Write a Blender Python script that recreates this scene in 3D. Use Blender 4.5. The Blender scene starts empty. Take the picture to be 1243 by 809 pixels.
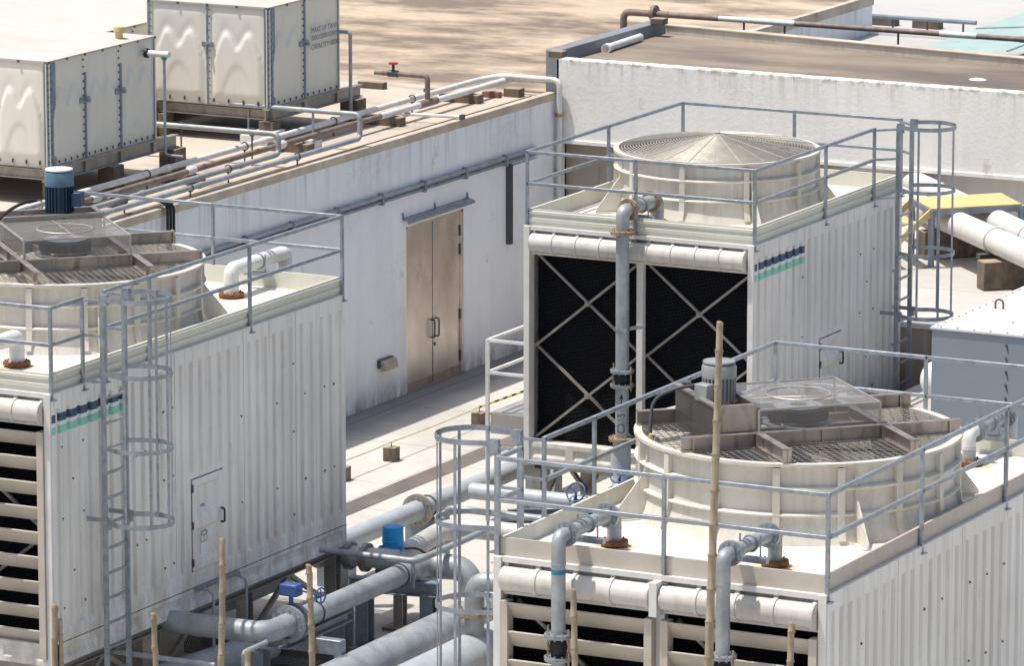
import bpy, bmesh, math, random
from math import sin, cos, pi, radians, sqrt, atan2
from mathutils import Vector, Matrix
random.seed(7)
S = bpy.context.scene
COL = S.collection
# ------------------------------------------------------------ camera calibration
F, PITCH, AZ, HC = 6650.0, radians(11.18), radians(27.327), 18.4
PW, PH = 1243.0, 809.0
_h = Vector((0, -sin(PITCH), cos(PITCH))); _r = Vector((1, 0, 0)); _u = Vector((0, -cos(PITCH), -sin(PITCH)))
_dX = cos(AZ)*_r - sin(AZ)*_h; _dY = sin(AZ)*_r + cos(AZ)*_h
def at(px, py, z=None, x=None, y=None):
    """world point on a known world plane (z, x or y) seen at a spot of the survey photo"""
    c = Vector(((px-PW/2)/F, (py-PH/2)/F, 1.0))
    d = Vector((_dX.dot(c), _dY.dot(c), _u.dot(c)))
    if z is not None: t = (z-HC)/d.z
    elif x is not None: t = x/d.x
    else: t = y/d.y
    return Vector((d.x*t, d.y*t, HC+d.z*t))
cam_d = bpy.data.cameras.new('camera'); cam = bpy.data.objects.new('camera', cam_d); COL.objects.link(cam)
cam_d.sensor_width = 36; cam_d.lens = F/PW*36; cam_d.clip_start = 1; cam_d.clip_end = 2000
right = Vector((_dX.x, _dY.x, _u.x)); down = Vector((_dX.y, _dY.y, _u.y)); fwd = Vector((_dX.z, _dY.z, _u.z))
R = Matrix((right, -down, -fwd)).transposed()
cam.matrix_world = Matrix.Translation((0, 0, HC)) @ R.to_4x4()
S.camera = cam
# ------------------------------------------------------------ light
sun_to = Vector((-.28, -.18, 1)).normalized()
sd = bpy.data.lights.new('sun', 'SUN'); so = bpy.data.objects.new('sun', sd); COL.objects.link(so)
sd.energy = 4.8; sd.angle = radians(.53); sd.color = (1, .965, .90)
so.rotation_euler = sun_to.to_track_quat('Z', 'Y').to_euler(); so.location = (-40, 60, 40)
W = bpy.data.worlds.new('World'); S.world = W; W.use_nodes = True
nt = W.node_tree; bg = nt.nodes['Background']; sk = nt.nodes.new('ShaderNodeTexSky')
sk.sky_type = 'NISHITA'; sk.sun_disc = False; sk.sun_elevation = math.asin(sun_to.z); sk.sun_rotation = atan2(sun_to.x, sun_to.y)
sk.air_density = 1.0; sk.dust_density = 3.2
nt.links.new(sk.outputs[0], bg.inputs[0]); bg.inputs[1].default_value = .15
S.view_settings.view_transform = 'Standard'; S.view_settings.look = 'None'; S.view_settings.exposure = 0
S.cycles.max_bounces = 8
# ------------------------------------------------------------ materials
MATS = {}
class NT:
    def __init__(s, name):
        s.m = bpy.data.materials.new(name); s.m.use_nodes = True; s.t = s.m.node_tree; s.b = s.t.nodes['Principled BSDF']
        s.pos = s.n('ShaderNodeNewGeometry').outputs['Position']; MATS[name] = s.m
    def n(s, typ, **k):
        o = s.t.nodes.new(typ)
        for a, b in k.items(): setattr(o, a, b)
        return o
    def l(s, a, b): s.t.links.new(a, b)
    def noise(s, scale, sc=(1,1,1), detail=6, rough=.6, rot=(0,0,0), off=(0,0,0)):
        mp = s.n('ShaderNodeMapping'); mp.inputs['Scale'].default_value = sc; mp.inputs['Rotation'].default_value = rot; mp.inputs['Location'].default_value = off
        s.l(s.pos, mp.inputs[0]); o = s.n('ShaderNodeTexNoise'); o.inputs['Scale'].default_value = scale
        o.inputs['Detail'].default_value = detail; o.inputs['Roughness'].default_value = rough; s.l(mp.outputs[0], o.inputs['Vector']); return o.outputs['Fac']
    def ramp(s, f, a, b, lo=0., hi=1.):
        o = s.n('ShaderNodeMapRange'); o.inputs[1].default_value = a; o.inputs[2].default_value = b; o.inputs[3].default_value = lo; o.inputs[4].default_value = hi
        s.l(f, o.inputs[0]); return o.outputs[0]
    def mix(s, f, a, b, mode='MIX'):
        o = s.n('ShaderNodeMix', data_type='RGBA', blend_type=mode)
        if isinstance(f, (int, float)): o.inputs[0].default_value = f
        else: s.l(f, o.inputs[0])
        for i, c in ((6, a), (7, b)):
            if isinstance(c, tuple): o.inputs[i].default_value = (*c, 1)
            else: s.l(c, o.inputs[i])
        return o.outputs[2]
    def math(s, op, a, b=None):
        o = s.n('ShaderNodeMath', operation=op)
        for i, c in ((0, a), (1, b)):
            if c is None: continue
            if isinstance(c, (int, float)): o.inputs[i].default_value = c
            else: s.l(c, o.inputs[i])
        return o.outputs[0]
    def bump(s, f, strength, dist=.01):
        o = s.n('ShaderNodeBump'); o.inputs['Strength'].default_value = strength; o.inputs['Distance'].default_value = dist
        s.l(f, o.inputs['Height']); s.l(o.outputs[0], s.b.inputs['Normal'])
    def xyz(s):
        o = s.n('ShaderNodeSeparateXYZ'); s.l(s.pos, o.inputs[0]); return o.outputs
def mat(name, c1, c2=None, scale=2., rough=.6, metal=0., streak=0., dirt=None, dirt_amt=.0, dirt_scale=3., bump=0., bumpscale=40., spec=.4):
    t = NT(name); c2 = c2 or tuple(v*.85 for v in c1)
    c = t.mix(t.ramp(t.noise(scale), .35, .65), c1, c2)
    if streak:
        f = t.ramp(t.noise(1., (9, 9, .5), 5, .65), .45, .75, 0, streak)
        c = t.mix(f, c, dirt or tuple(v*.5 for v in c1))
    if dirt_amt:
        f = t.ramp(t.noise(dirt_scale, detail=8, rough=.7, off=(3, 1, 7)), .55, .72, 0, dirt_amt)
        c = t.mix(f, c, dirt)
    t.l(c, t.b.inputs['Base Color']); t.b.inputs['Metallic'].default_value = metal
    t.b.inputs['Specular IOR Level'].default_value = spec
    t.l(t.ramp(t.noise(scale*4), .3, .7, max(.05, rough-.1), min(1, rough+.1)), t.b.inputs['Roughness'])
    if bump: t.bump(t.noise(bumpscale), bump, .01)
    return t.m
mat('frp', (.67, .635, .555), (.60, .56, .48), 1.5, .45, streak=.5, dirt=(.38, .325, .24), dirt_amt=.4, dirt_scale=3.5)
mat('deck', (.72, .70, .655), (.65, .63, .58), 1.2, .5, dirt=(.36, .30, .22), dirt_amt=.6, dirt_scale=3.2)
mat('parapet', (.66, .65, .55), (.60, .59, .50), 1.2, .5, streak=.2, dirt=(.42, .38, .3))
mat('trim_white', (.72, .70, .66), (.64, .62, .58), 3, .5, streak=.3, dirt=(.45, .41, .35))
mat('louver', (.54, .49, .415), (.46, .41, .34), 2, .5, streak=.2, dirt=(.4, .35, .28))
mat('galv', (.36, .39, .42), (.24, .27, .30), 9, .42, .5, dirt=(.22, .22, .22), dirt_amt=.25, dirt_scale=8)
mat('galv_pipe', (.40, .425, .435), (.27, .295, .31), 4, .5, .25, streak=.45, dirt=(.26, .25, .23), dirt_amt=.35, dirt_scale=4)
mat('pipe_paint', (.44, .48, .505), (.35, .385, .41), 3, .5, .1, streak=.4, dirt=(.30, .275, .235), dirt_amt=.45, dirt_scale=3)
mat('header', (.60, .575, .525), (.52, .495, .445), 2, .5, streak=.5, dirt=(.36, .32, .26), dirt_amt=.4, dirt_scale=4)
mat('pipe_white', (.72, .72, .70), (.62, .62, .60), 5, .5, streak=.3, dirt=(.36, .30, .24), dirt_amt=.4, dirt_scale=5)
mat('pipe_aged', (.56, .555, .53), (.46, .455, .43), 3, .5, .1, streak=.4, dirt=(.34, .28, .21), dirt_amt=.6, dirt_scale=3)
mat('pipe_brown', (.16, .12, .10), (.24, .19, .16), 6, .6, dirt=(.5, .46, .42), dirt_amt=.5, dirt_scale=2)
mat('steel_paint', (.24, .28, .32), (.18, .21, .25), 5, .5, .1, dirt=(.2, .15, .11), dirt_amt=.35, dirt_scale=4)
mat('steel_weathered', (.40, .37, .33), (.30, .28, .25), 6, .5, .5, streak=.3, dirt=(.2, .17, .14), dirt_amt=.35, dirt_scale=4)
mat('rust', (.30, .13, .05), (.16, .07, .035), 14, .85, dirt=(.45, .25, .1), dirt_amt=.5, dirt_scale=9)
mat('guard_wire', (.46, .43, .37), (.38, .35, .30), 4, .55, .35)
mat('rust_wash', (.56, .40, .24), (.66, .58, .46), 7, .7, dirt=(.34, .17, .07), dirt_amt=.6, dirt_scale=6)
mat('rusty_flange', (.42, .33, .22), (.25, .15, .08), 12, .7, .2, dirt=(.5, .48, .42), dirt_amt=.5, dirt_scale=8)
mat('rubber', (.012, .012, .013), None, 5, .55)
mat('dark_hole', (.02, .02, .02), (.012, .012, .012), 5, .8)
mat('black_plastic', (.02, .02, .022), None, 5, .4)
mat('bolt', (.10, .10, .11), None, 8, .5, .4)
mat('blue_paint', (.02, .31, .68), (.015, .25, .60), 4, .35, dirt=(.08, .1, .13), dirt_amt=.3)
mat('valve_blue', (.05, .11, .30), (.04, .08, .22), 5, .45, dirt=(.2, .2, .2), dirt_amt=.3)
mat('motor_blue', (.030, .065, .115), (.02, .05, .09), 5, .4, .1, dirt=(.12, .12, .12), dirt_amt=.3)
mat('motor_cap', (.10, .19, .28), (.08, .15, .22), 5, .45, dirt=(.5, .5, .5), dirt_amt=.3)
mat('motor_grey', (.36, .37, .37), (.27, .28, .28), 5, .4, .2, streak=.3, dirt=(.2, .17, .13))
mat('white_paint', (.80, .79, .76), (.74, .73, .70), 2, .4)
mat('yellow_paint', (.66, .49, .22), (.60, .44, .19), 3, .5, dirt=(.5, .4, .2), dirt_amt=.35)
mat('yellow_cap', (.62, .50, .22), None, 3, .5)
mat('teal_plastic', (.03, .28, .22), None, 3, .4)
mat('red_paint', (.45, .08, .06), None, 3, .5)
mat('unit_grey', (.20, .235, .265), (.22, .255, .285), .8, .5, dirt=(.26, .29, .32), dirt_amt=.25, dirt_scale=1.4)
mat('unit_top', (.62, .61, .59), (.56, .55, .53), 1.5, .5, dirt=(.5, .46, .4), dirt_amt=.25)
mat('insulation', (.68, .65, .60), (.62, .59, .54), 3, .45, streak=.15, dirt=(.5, .46, .4))
mat('green_glass', (.36, .47, .43), (.39, .50, .46), .5, .35)
mat('brass', (.35, .26, .10), None, 3, .4, .6)
mat('rope', (.62, .52, .30), None, 8, .8)
mat('bamboo', (.40, .33, .23), (.29, .23, .15), 7, .65, streak=.7, dirt=(.13, .10, .07), dirt_amt=.5, dirt_scale=6)
mat('bamboo_node', (.28, .21, .12), None, 6, .7)
mat('lamp_lens', (.42, .38, .28), None, 4, .4)
mat('sticker', (.8, .8, .78), None, 4, .4)
mat('ink', (.05, .05, .055), None, 4, .6)
mat('ink_grey', (.20, .20, .20), None, 4, .6)
mat('tape_blue', (.02, .20, .33), None, 4, .5)
mat('kerb', (.58, .51, .42), (.42, .35, .27), 2, .8, dirt=(.2, .15, .11), dirt_amt=.6, dirt_scale=3)
mat('brick', (.30, .14, .09), (.2, .1, .07), 8, .9)
def concrete_block():
    t = NT('block')
    c = t.mix(t.ramp(t.noise(5), .35, .65), (.19, .145, .105), (.10, .08, .06))
    c = t.mix(t.ramp(t.noise(2, (6, 6, .8), 6), .58, .75, 0, .6), c, (.40, .34, .26))
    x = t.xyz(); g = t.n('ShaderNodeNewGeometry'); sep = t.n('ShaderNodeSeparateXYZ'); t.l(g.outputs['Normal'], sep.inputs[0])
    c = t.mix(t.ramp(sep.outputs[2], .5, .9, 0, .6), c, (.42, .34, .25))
    t.l(c, t.b.inputs['Base Color']); t.b.inputs['Roughness'].default_value = .9; t.bump(t.noise(60), .5, .01)
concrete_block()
def panel_mat(name, stripe):
    t = NT(name); c = t.mix(t.ramp(t.noise(1.4), .35, .65), (.80, .785, .735), (.84, .825, .775))
    c = t.mix(t.ramp(t.noise(1., (7, 7, .35), 5, .65), .48, .8, 0, .55), c, (.46, .43, .38))
    c = t.mix(t.ramp(t.noise(3., (2, 2, .6), 8, .7, off=(5, 3, 1)), .58, .75, 0, .5), c, (.40, .36, .30)); c = t.mix(t.ramp(t.noise(1., (16, 16, .25), 4, .6, off=(8, 3, 0)), .6, .78, 0, .5), c, (.36, .33, .29)); c = t.mix(t.ramp(t.noise(.45, (1, 1, 1), 3), .4, .7, 0, .35), c, (.52, .49, .44))
    zz = t.xyz()[2]; c = t.mix(t.math('MULTIPLY', t.ramp(zz, 1.42, 2.3, .75, 0), t.ramp(t.noise(2.2, (1.5, 1.5, .5), 8, .7, off=(1, 2, 3)), .4, .62)), c, (.42, .37, .29))
    c = t.mix(t.math('MULTIPLY', t.ramp(zz, 3.6, 4.6, 0, .7), t.ramp(t.noise(1., (11, 11, .3), 5, .7, off=(9, 2, 6)), .55, .72)), c, (.46, .41, .33))
    if stripe:
        z = t.xyz()[2]
        def band(a, b): return t.math('MULTIPLY', t.math('GREATER_THAN', z, a), t.math('LESS_THAN', z, b))
        fade = t.ramp(t.noise(9), .3, .7, .92, 1)
        c = t.mix(t.math('MULTIPLY', band(4.235, 4.34), fade), c, (.022, .07, .13))
        c = t.mix(t.math('MULTIPLY', band(4.185, 4.235), fade), c, (.78, .78, .76))
        c = t.mix(t.math('MULTIPLY', band(4.085, 4.185), fade), c, (.25, .60, .47))
    t.l(c, t.b.inputs['Base Color']); t.b.inputs['Roughness'].default_value = .5; t.b.inputs['Specular IOR Level'].default_value = .3
panel_mat('panel', False); panel_mat('panel_stripe', True)
def fill_mat():
    t = NT('fill'); mp = t.n('ShaderNodeMapping'); mp.inputs['Scale'].default_value = (1, 0, 1); mp.inputs['Rotation'].default_value = (0, radians(14), 0); t.l(t.pos, mp.inputs[0])
    v = t.n('ShaderNodeTexVoronoi'); v.inputs['Scale'].default_value = 19; v.inputs['Randomness'].default_value = .12; t.l(mp.outputs[0], v.inputs['Vector'])
    c = t.mix(t.ramp(v.outputs['Distance'], .25, .55), (.0015, .0015, .002), (.008, .009, .012))
    c = t.mix(t.ramp(t.noise(1.3, detail=8), .62, .75, 0, .5), c, (.012, .012, .013))
    t.l(c, t.b.inputs['Base Color']); t.b.inputs['Roughness'].default_value = .7; t.b.inputs['Specular IOR Level'].default_value = .12; t.bump(v.outputs['Distance'], .6, .03)
fill_mat()
def stainless(name, c1, c2, sc=(2, 2, .8), rough=.33, dark=None):
    t = NT(name); c = t.mix(t.ramp(t.noise(1.2, sc, 4), .35, .65), c1, c2)
    if dark: c = t.mix(t.ramp(t.noise(3, (3, 3, 1), 8), .52, .72, 0, .7), c, dark)
    t.l(c, t.b.inputs['Base Color']); t.b.inputs['Metallic'].default_value = .85
    t.l(t.ramp(t.noise(2, sc), .3, .7, rough-.08, rough+.12), t.b.inputs['Roughness']); t.bump(t.noise(1.6, (1, 1, 1), 2), .12, .05)
stainless('door_steel', (.76, .70, .64), (.60, .55, .50), sc=(1, 1.6, .9), rough=.32)
stainless('dull_steel', (.50, .44, .39), (.40, .35, .31), rough=.45, dark=(.14, .12, .10))
stainless('sheet_steel', (.52, .50, .46), (.42, .40, .37), rough=.55)
def screen(name, col, alpha, pitch):
    t = NT(name); x = t.xyz()
    a = t.math('SINE', t.math('MULTIPLY', t.math('ADD', x[0], t.math('MULTIPLY', x[2], 1.0)), 2*pi/pitch)); b = t.math('SINE', t.math('MULTIPLY', t.math('ADD', x[1], t.math('MULTIPLY', x[2], .6)), 2*pi/pitch))
    h = t.math('GREATER_THAN', t.math('MULTIPLY', a, b), alpha)
    t.b.inputs['Base Color'].default_value = (*col, 1); t.b.inputs['Metallic'].default_value = .5; t.b.inputs['Roughness'].default_value = .5
    t.l(t.math('SUBTRACT', 1., h), t.b.inputs['Alpha']); return t.m
screen('mesh_dark', (.12, .11, .10), .35, .034)
def veil(name, col, a0, a1):
    t = NT(name); t.b.inputs['Base Color'].default_value = (*col, 1); t.b.inputs['Metallic'].default_value = .4; t.b.inputs['Roughness'].default_value = .5
    t.l(t.ramp(t.noise(3), .3, .7, a0, a1), t.b.inputs['Alpha'])
veil('mesh_screen', (.50, .47, .43), .26, .40)
def ground_mat(name, base, light, dark, sc, stain=.6, streakrot=0, sx=(1, 1, 1), lines=None, bump=.25, st=.22, lo=.5, hi=.66, rot=0., edge=None):
    t = NT(name)
    c = t.mix(t.ramp(t.noise(sc*.35, sx, 8, .6), .35, .65), base, light)
    c = t.mix(t.ramp(t.noise(sc*st, sx, 10, .68, off=(11, 4, 0), rot=(0, 0, rot)), lo, hi, 0, stain), c, dark)
    c = t.mix(t.ramp(t.noise(sc*3, (1, 1, 1), 8, .75, off=(1, 9, 0)), .55, .75, 0, .45), c, tuple(v*.62 for v in base))
    c = t.mix(t.ramp(t.noise(sc*14, (1, 1, 1), 4, .7), .62, .8, 0, .3), c, tuple(v*.5 for v in base))
    if edge:  # shadow strip beside a wall, painted in as a ragged darkening along x
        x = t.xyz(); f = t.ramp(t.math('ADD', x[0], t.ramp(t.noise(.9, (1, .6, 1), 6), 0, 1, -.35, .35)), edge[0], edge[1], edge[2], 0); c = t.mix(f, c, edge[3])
    if lines:
        x = t.xyz()
        for ax, per, off, w in lines:
            m = t.math('PINGPONG', t.math('ADD', t.math('ADD', x[ax], off), t.ramp(t.noise(1.2), 0, 1, -.012, .012)), per/2)
            c = t.mix(t.math('MULTIPLY', t.math('LESS_THAN', m, w), .75), c, tuple(v*.22 for v in base))
    t.l(c, t.b.inputs['Base Color']); t.b.inputs['Roughness'].default_value = .9; t.b.inputs['Specular IOR Level'].default_value = .2
    t.bump(t.noise(sc*12, detail=6), bump, .02)
ground_mat('ground', (.465, .435, .395), (.53, .505, .465), (.30, .275, .24), 1.6, .5, lines=[(1, 3.2, .7, .008), (0, 40, 3.9, .008)])
ground_mat('walkway', (.475, .45, .41), (.54, .515, .475), (.29, .275, .25), 1.4, .5, edge=(-41.35, -40.75, .85, (.20, .20, .20)), lines=[(1, 2.6, 1.5, .008), (0, 300, 41.58, .014)])  # edge deepens the annex wall's cast shadow in the walkway colour
ground_mat('gutter', (.13, .11, .10), (.19, .165, .145), (.08, .07, .066), 3, .6)
ground_mat('plant_floor', (.46, .43, .395), (.52, .49, .455), (.33, .305, .275), 1.2, .4, lines=[(1, 4.2, 2.2, .008)])
ground_mat('roof_sand', (.48, .405, .33), (.55, .485, .41), (.17, .145, .125), .9, .75, sx=(.5, .9, 1), st=.8, lo=.5, hi=.68)
ground_mat('roof_stained', (.44, .345, .255), (.53, .425, .315), (.14, .11, .088), 1.1, .85, sx=(.6, 1.1, 1), st=.55, lo=.42, hi=.60, rot=radians(-38))
ground_mat('roof_pale', (.41, .40, .385), (.46, .45, .435), (.32, .29, .26), .7, .5, sx=(.3, .8, 1))
ground_mat('roof_dark', (.20, .165, .135), (.42, .34, .25), (.105, .09, .08), .8, .7, sx=(.3, .9, 1), st=.8, lo=.42, hi=.62)
def wall_mat(name, c1, c2, streakc, amt, bump, dirt=(.2, .17, .14), band=None, drip=None):
    t = NT(name)
    c = t.mix(t.ramp(t.noise(.8, detail=8), .35, .65), c1, c2)
    c = t.mix(t.ramp(t.noise(1., (5, 5, .3), 6, .65), .48, .78, 0, amt), c, streakc)
    c = t.mix(t.ramp(t.noise(1., (1.4, 1.4, .9), 10, .75, off=(2, 7, 4)), .62, .70, 0, .55), c, dirt)
    if drip:
        z = t.xyz()[2]; f = t.math('MULTIPLY', t.ramp(z, drip[0]-drip[1], drip[0], 0, 1), t.ramp(t.noise(1., (8, 8, .4), 6, .7, off=(4, 4, 4)), .5, .66, 0, drip[2])); c = t.mix(f, c, drip[3])
        f = t.math('MULTIPLY', t.ramp(z, drip[0]-.12, drip[0], 0, .8), t.ramp(t.noise(7, detail=8), .48, .6)); c = t.mix(f, c, tuple(v*.6 for v in drip[3]))
        f = t.ramp(t.noise(1.1, (1, 1, 1.6), 12, .8, off=(7, 0, 3)), .505, .512, 0, 1); g = t.ramp(t.noise(1.1, (1, 1, 1.6), 12, .8, off=(7, 0, 3)), .518, .525, 1, 0); h = t.ramp(t.noise(.35, off=(1, 6, 2)), .54, .62); c = t.mix(t.math('MULTIPLY', t.math('MULTIPLY', f, g), t.math('MULTIPLY', h, .5)), c, drip[3])
    if band:
        z = t.xyz()[2]; f = t.ramp(z, band[0], band[1], band[2], band[3])
        f = t.math('MULTIPLY', f, t.ramp(t.noise(2.5, (2, 2, .7), 8, .7), .35, .6)); c = t.mix(f, c, dirt)
    t.l(c, t.b.inputs['Base Color']); t.b.inputs['Roughness'].default_value = .75; t.b.inputs['Specular IOR Level'].default_value = .25
    t.bump(t.noise(13, detail=8, rough=.65), bump, .025)
wall_mat('annex_wall', (.82, .84, .855), (.75, .77, .79), (.60, .595, .58), .35, .15, band=(0, .45, .8, 0), drip=(4.25, .9, .55, (.38, .355, .32)))
wall_mat('rear_wall', (.88, .86, .81), (.82, .80, .75), (.66, .60, .50), .35, .3, dirt=(.50, .44, .36), drip=(4.86, .5, .6, (.46, .40, .31)))
wall_mat('grimy_wall', (.46, .40, .33), (.36, .30, .24), (.12, .095, .075), .8, .4, dirt=(.08, .065, .055))
wall_mat('grey_wall', (.70, .68, .65), (.63, .61, .58), (.4, .38, .35), .3, .3)
wall_mat('upstand', (.20, .21, .23), (.25, .26, .28), (.13, .13, .14), .4, .3)
wall_mat('parapet_wall', (.60, .55, .47), (.52, .47, .39), (.30, .24, .17), .6, .4, dirt=(.28, .22, .15))
wall_mat('tank_grp', (.78, .75, .66), (.74, .71, .62), (.62, .56, .44), .35, .05, dirt=(.58, .53, .44))
wall_mat('tank_lid', (.53, .50, .45), (.48, .45, .395), (.49, .44, .37), .1, .05, dirt=(.6, .54, .46))
def stripe_cord():
    t = NT('hazard_cord'); x = t.xyz()
    f = t.math('GREATER_THAN', t.math('SINE', t.math('MULTIPLY', x[1], 2*pi/.3)), 0)
    t.l(t.mix(f, (.75, .42, .04), (.02, .02, .02)), t.b.inputs['Base Color'])
stripe_cord()
M = MATS
# ------------------------------------------------------------ mesh builder
def V(*a): return Vector(a)
class MB:
    def __init__(s): s.v = []; s.f = []; s.mi = []; s.cur = 0
    def add(s, vs, fs):
        b = len(s.v); s.v += [Vector(v) for v in vs]
        for f in fs: s.f.append([b+i for i in f]); s.mi.append(s.cur)
        return s
    def hexa(s, p): return s.add(p, [(0,3,2,1), (4,5,6,7), (0,1,5,4), (1,2,6,5), (2,3,7,6), (3,0,4,7)])
    def box(s, x0, x1, y0, y1, z0, z1):
        return s.hexa([(x0,y0,z0), (x1,y0,z0), (x1,y1,z0), (x0,y1,z0), (x0,y0,z1), (x1,y0,z1), (x1,y1,z1), (x0,y1,z1)])
    def bar(s, p, q, w, h=None, up=(0, 0, 1)):
        p, q = Vector(p), Vector(q); h = h or w; d = (q-p).normalized(); up = Vector(up)
        if abs(d.dot(up)) > .95: up = Vector((1, 0, 0))
        a = d.cross(up).normalized()*w/2; b = a.cross(d).normalized()*h/2
        return s.hexa([p-a-b, p+a-b, q+a-b, q-a-b, p-a+b, p+a+b, q+a+b, q-a+b])
    def quad(s, *p): return s.add(p, [tuple(range(len(p)))])
    def prism(s, poly, d):
        n = len(poly); d = Vector(d); poly = [Vector(p) for p in poly]
        return s.add(poly+[p+d for p in poly], [tuple(range(n))[::-1], tuple(range(n, 2*n))]+[(i, (i+1) % n, n+(i+1) % n, n+i) for i in range(n)])
    def tube(s, pts, r, n=12, cap=True, closed=False):
        pts = [Vector(p) for p in pts]; m = len(pts); rr = r if isinstance(r, (list, tuple)) else [r]*m
        T = []
        for i in range(m):
            a = pts[i-1] if (i > 0 or closed) else pts[i]; b = pts[(i+1) % m] if (i < m-1 or closed) else pts[i]
            T.append((b-a).normalized())
        u = T[0].orthogonal().normalized(); base = len(s.v); vs = []
        for i in range(m):
            u = (u-T[i]*u.dot(T[i])).normalized(); w = T[i].cross(u)
            for k in range(n):
                t = 2*pi*(k+.5)/n; vs.append(pts[i]+(u*cos(t)+w*sin(t))*rr[i])
        fs = []
        for i in range(m if closed else m-1):
            j = (i+1) % m
            for k in range(n): fs.append((i*n+k, i*n+(k+1) % n, j*n+(k+1) % n, j*n+k))
        if cap and not closed: fs += [tuple(range(n))[::-1], tuple((m-1)*n+k for k in range(n))]
        return s.add(vs, fs)
    def cyl(s, p, q, r, r2=None, n=20): return s.tube([p, q], [r, r if r2 is None else r2], n)
    def lathe(s, o, prof, n=64, closed=False):
        vs = []; o = Vector(o); m = len(prof)
        for k in range(n):
            t = 2*pi*k/n
            for (r, z) in prof: vs.append(o+Vector((r*cos(t), r*sin(t), z)))
        fs = []
        for k in range(n):
            j = (k+1) % n
            for i in range(m if closed else m-1):
                i2 = (i+1) % m; fs.append((k*m+i, j*m+i, j*m+i2, k*m+i2))
        return s.add(vs, fs)
    def disc(s, o, r, n=48): return s.add([Vector(o)+Vector((r*cos(2*pi*k/n), r*sin(2*pi*k/n), 0)) for k in range(n)], [tuple(range(n))])
    def sphere(s, o, r, n=20, sc=(1, 1, 1)):
        prof = [(r*sin(pi*i/n), -r*cos(pi*i/n)) for i in range(n+1)]; prof[0] = (.001*r, -r); prof[-1] = (.001*r, r)
        b = len(s.v); s.lathe((0, 0, 0), prof, 2*n)
        for i in range(b, len(s.v)): v = s.v[i]; s.v[i] = Vector(o)+Vector((v.x*sc[0], v.y*sc[1], v.z*sc[2]))
        return s
    def flange(s, p, d, r, th=.024, bolts=8, hole=False):
        p = Vector(p); d = Vector(d).normalized()
        s.cyl(p-d*th*1.05, p-d*.001, r, n=24); s.cyl(p+d*.001, p+d*th*1.05, r, n=24)
        u = d.orthogonal().normalized(); w = d.cross(u)
        for k in range(bolts):
            t = 2*pi*(k+.5)/bolts; c = p+(u*cos(t)+w*sin(t))*(r*.82); s.cyl(c-d*th*2.1, c+d*th*2.1, .011, n=6)
        return s
    def build(s, name, m, parent=None, bevel=0, flat=False, sharp=33, norm=True):
        me = bpy.data.meshes.new(name); off = Vector((0, 0, 0)); p = parent
        while p is not None: off += p.location; p = p.parent
        me.from_pydata([v-off for v in s.v], [], s.f)
        ms = m if isinstance(m, (list, tuple)) else [m]
        for k in ms: me.materials.append(M[k])
        for i, p in enumerate(me.polygons): p.material_index = s.mi[i]
        if norm:
            bm = bmesh.new(); bm.from_mesh(me); bmesh.ops.recalc_face_normals(bm, faces=bm.faces); bm.to_mesh(me); bm.free()
        if not flat:
            for p in me.polygons: p.use_smooth = True
            me.set_sharp_from_angle(angle=radians(sharp))
        o = bpy.data.objects.new(name, me); COL.objects.link(o); o.parent = parent
        if bevel:
            b = o.modifiers.new('bevel', 'BEVEL'); b.width = bevel; b.segments = 2; b.limit_method = 'ANGLE'; b.angle_limit = radians(50)
        return o
def thing(name, label, cat, loc, group=None):
    o = bpy.data.objects.new(name, None); o.empty_display_size = .1; COL.objects.link(o); o.location = loc
    o['label'] = label; o['category'] = cat
    if group: o['group'] = group
    return o
def tag(o, label, cat, group=None):
    o['label'] = label; o['category'] = cat
    if group: o['group'] = group
    return o
def struct(o): o['kind'] = 'structure'; return o
def arc(pts, rad, seg=6):
    """polyline with rounded corners"""
    pts = [Vector(p) for p in pts]; out = [pts[0]]
    for i in range(1, len(pts)-1):
        a, b, c = pts[i-1], pts[i], pts[i+1]; d1 = (a-b); d2 = (c-b); r = min(rad, d1.length*.49, d2.length*.49)
        d1.normalize(); d2.normalize(); p, q = b+d1*r, b+d2*r
        for k in range(seg+1):
            t = k/seg; out.append(p*(1-t)**2+b*2*t*(1-t)+q*t*t)
    return out+[pts[-1]]
def text_mesh(body, size, origin, xdir, ydir, mname, parent, name='lettering', align='LEFT', space=1.0):
    cu = bpy.data.curves.new('t', 'FONT'); cu.body = body; cu.size = size; cu.align_x = align; cu.align_y = 'CENTER'; cu.space_character = space; cu.extrude = .001
    tmp = bpy.data.objects.new('t', cu); COL.objects.link(tmp)
    me = bpy.data.meshes.new_from_object(tmp); bpy.data.objects.remove(tmp); bpy.data.curves.remove(cu)
    xd, yd = Vector(xdir).normalized(), Vector(ydir).normalized(); zd = xd.cross(yd)
    off = Vector((0, 0, 0)); p = parent
    while p is not None: off += p.location; p = p.parent
    me.transform(Matrix.Translation(Vector(origin)-off) @ Matrix((xd, yd, zd)).transposed().to_4x4())
    me.materials.clear(); me.materials.append(M[mname]); me.name = name
    o = bpy.data.objects.new(name, me); COL.objects.link(o); o.parent = parent; return o
ZR, ZB, ZBB = 4.6, 1.43, 1.14      # roof edge, panel bottom, basin bottom
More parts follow.
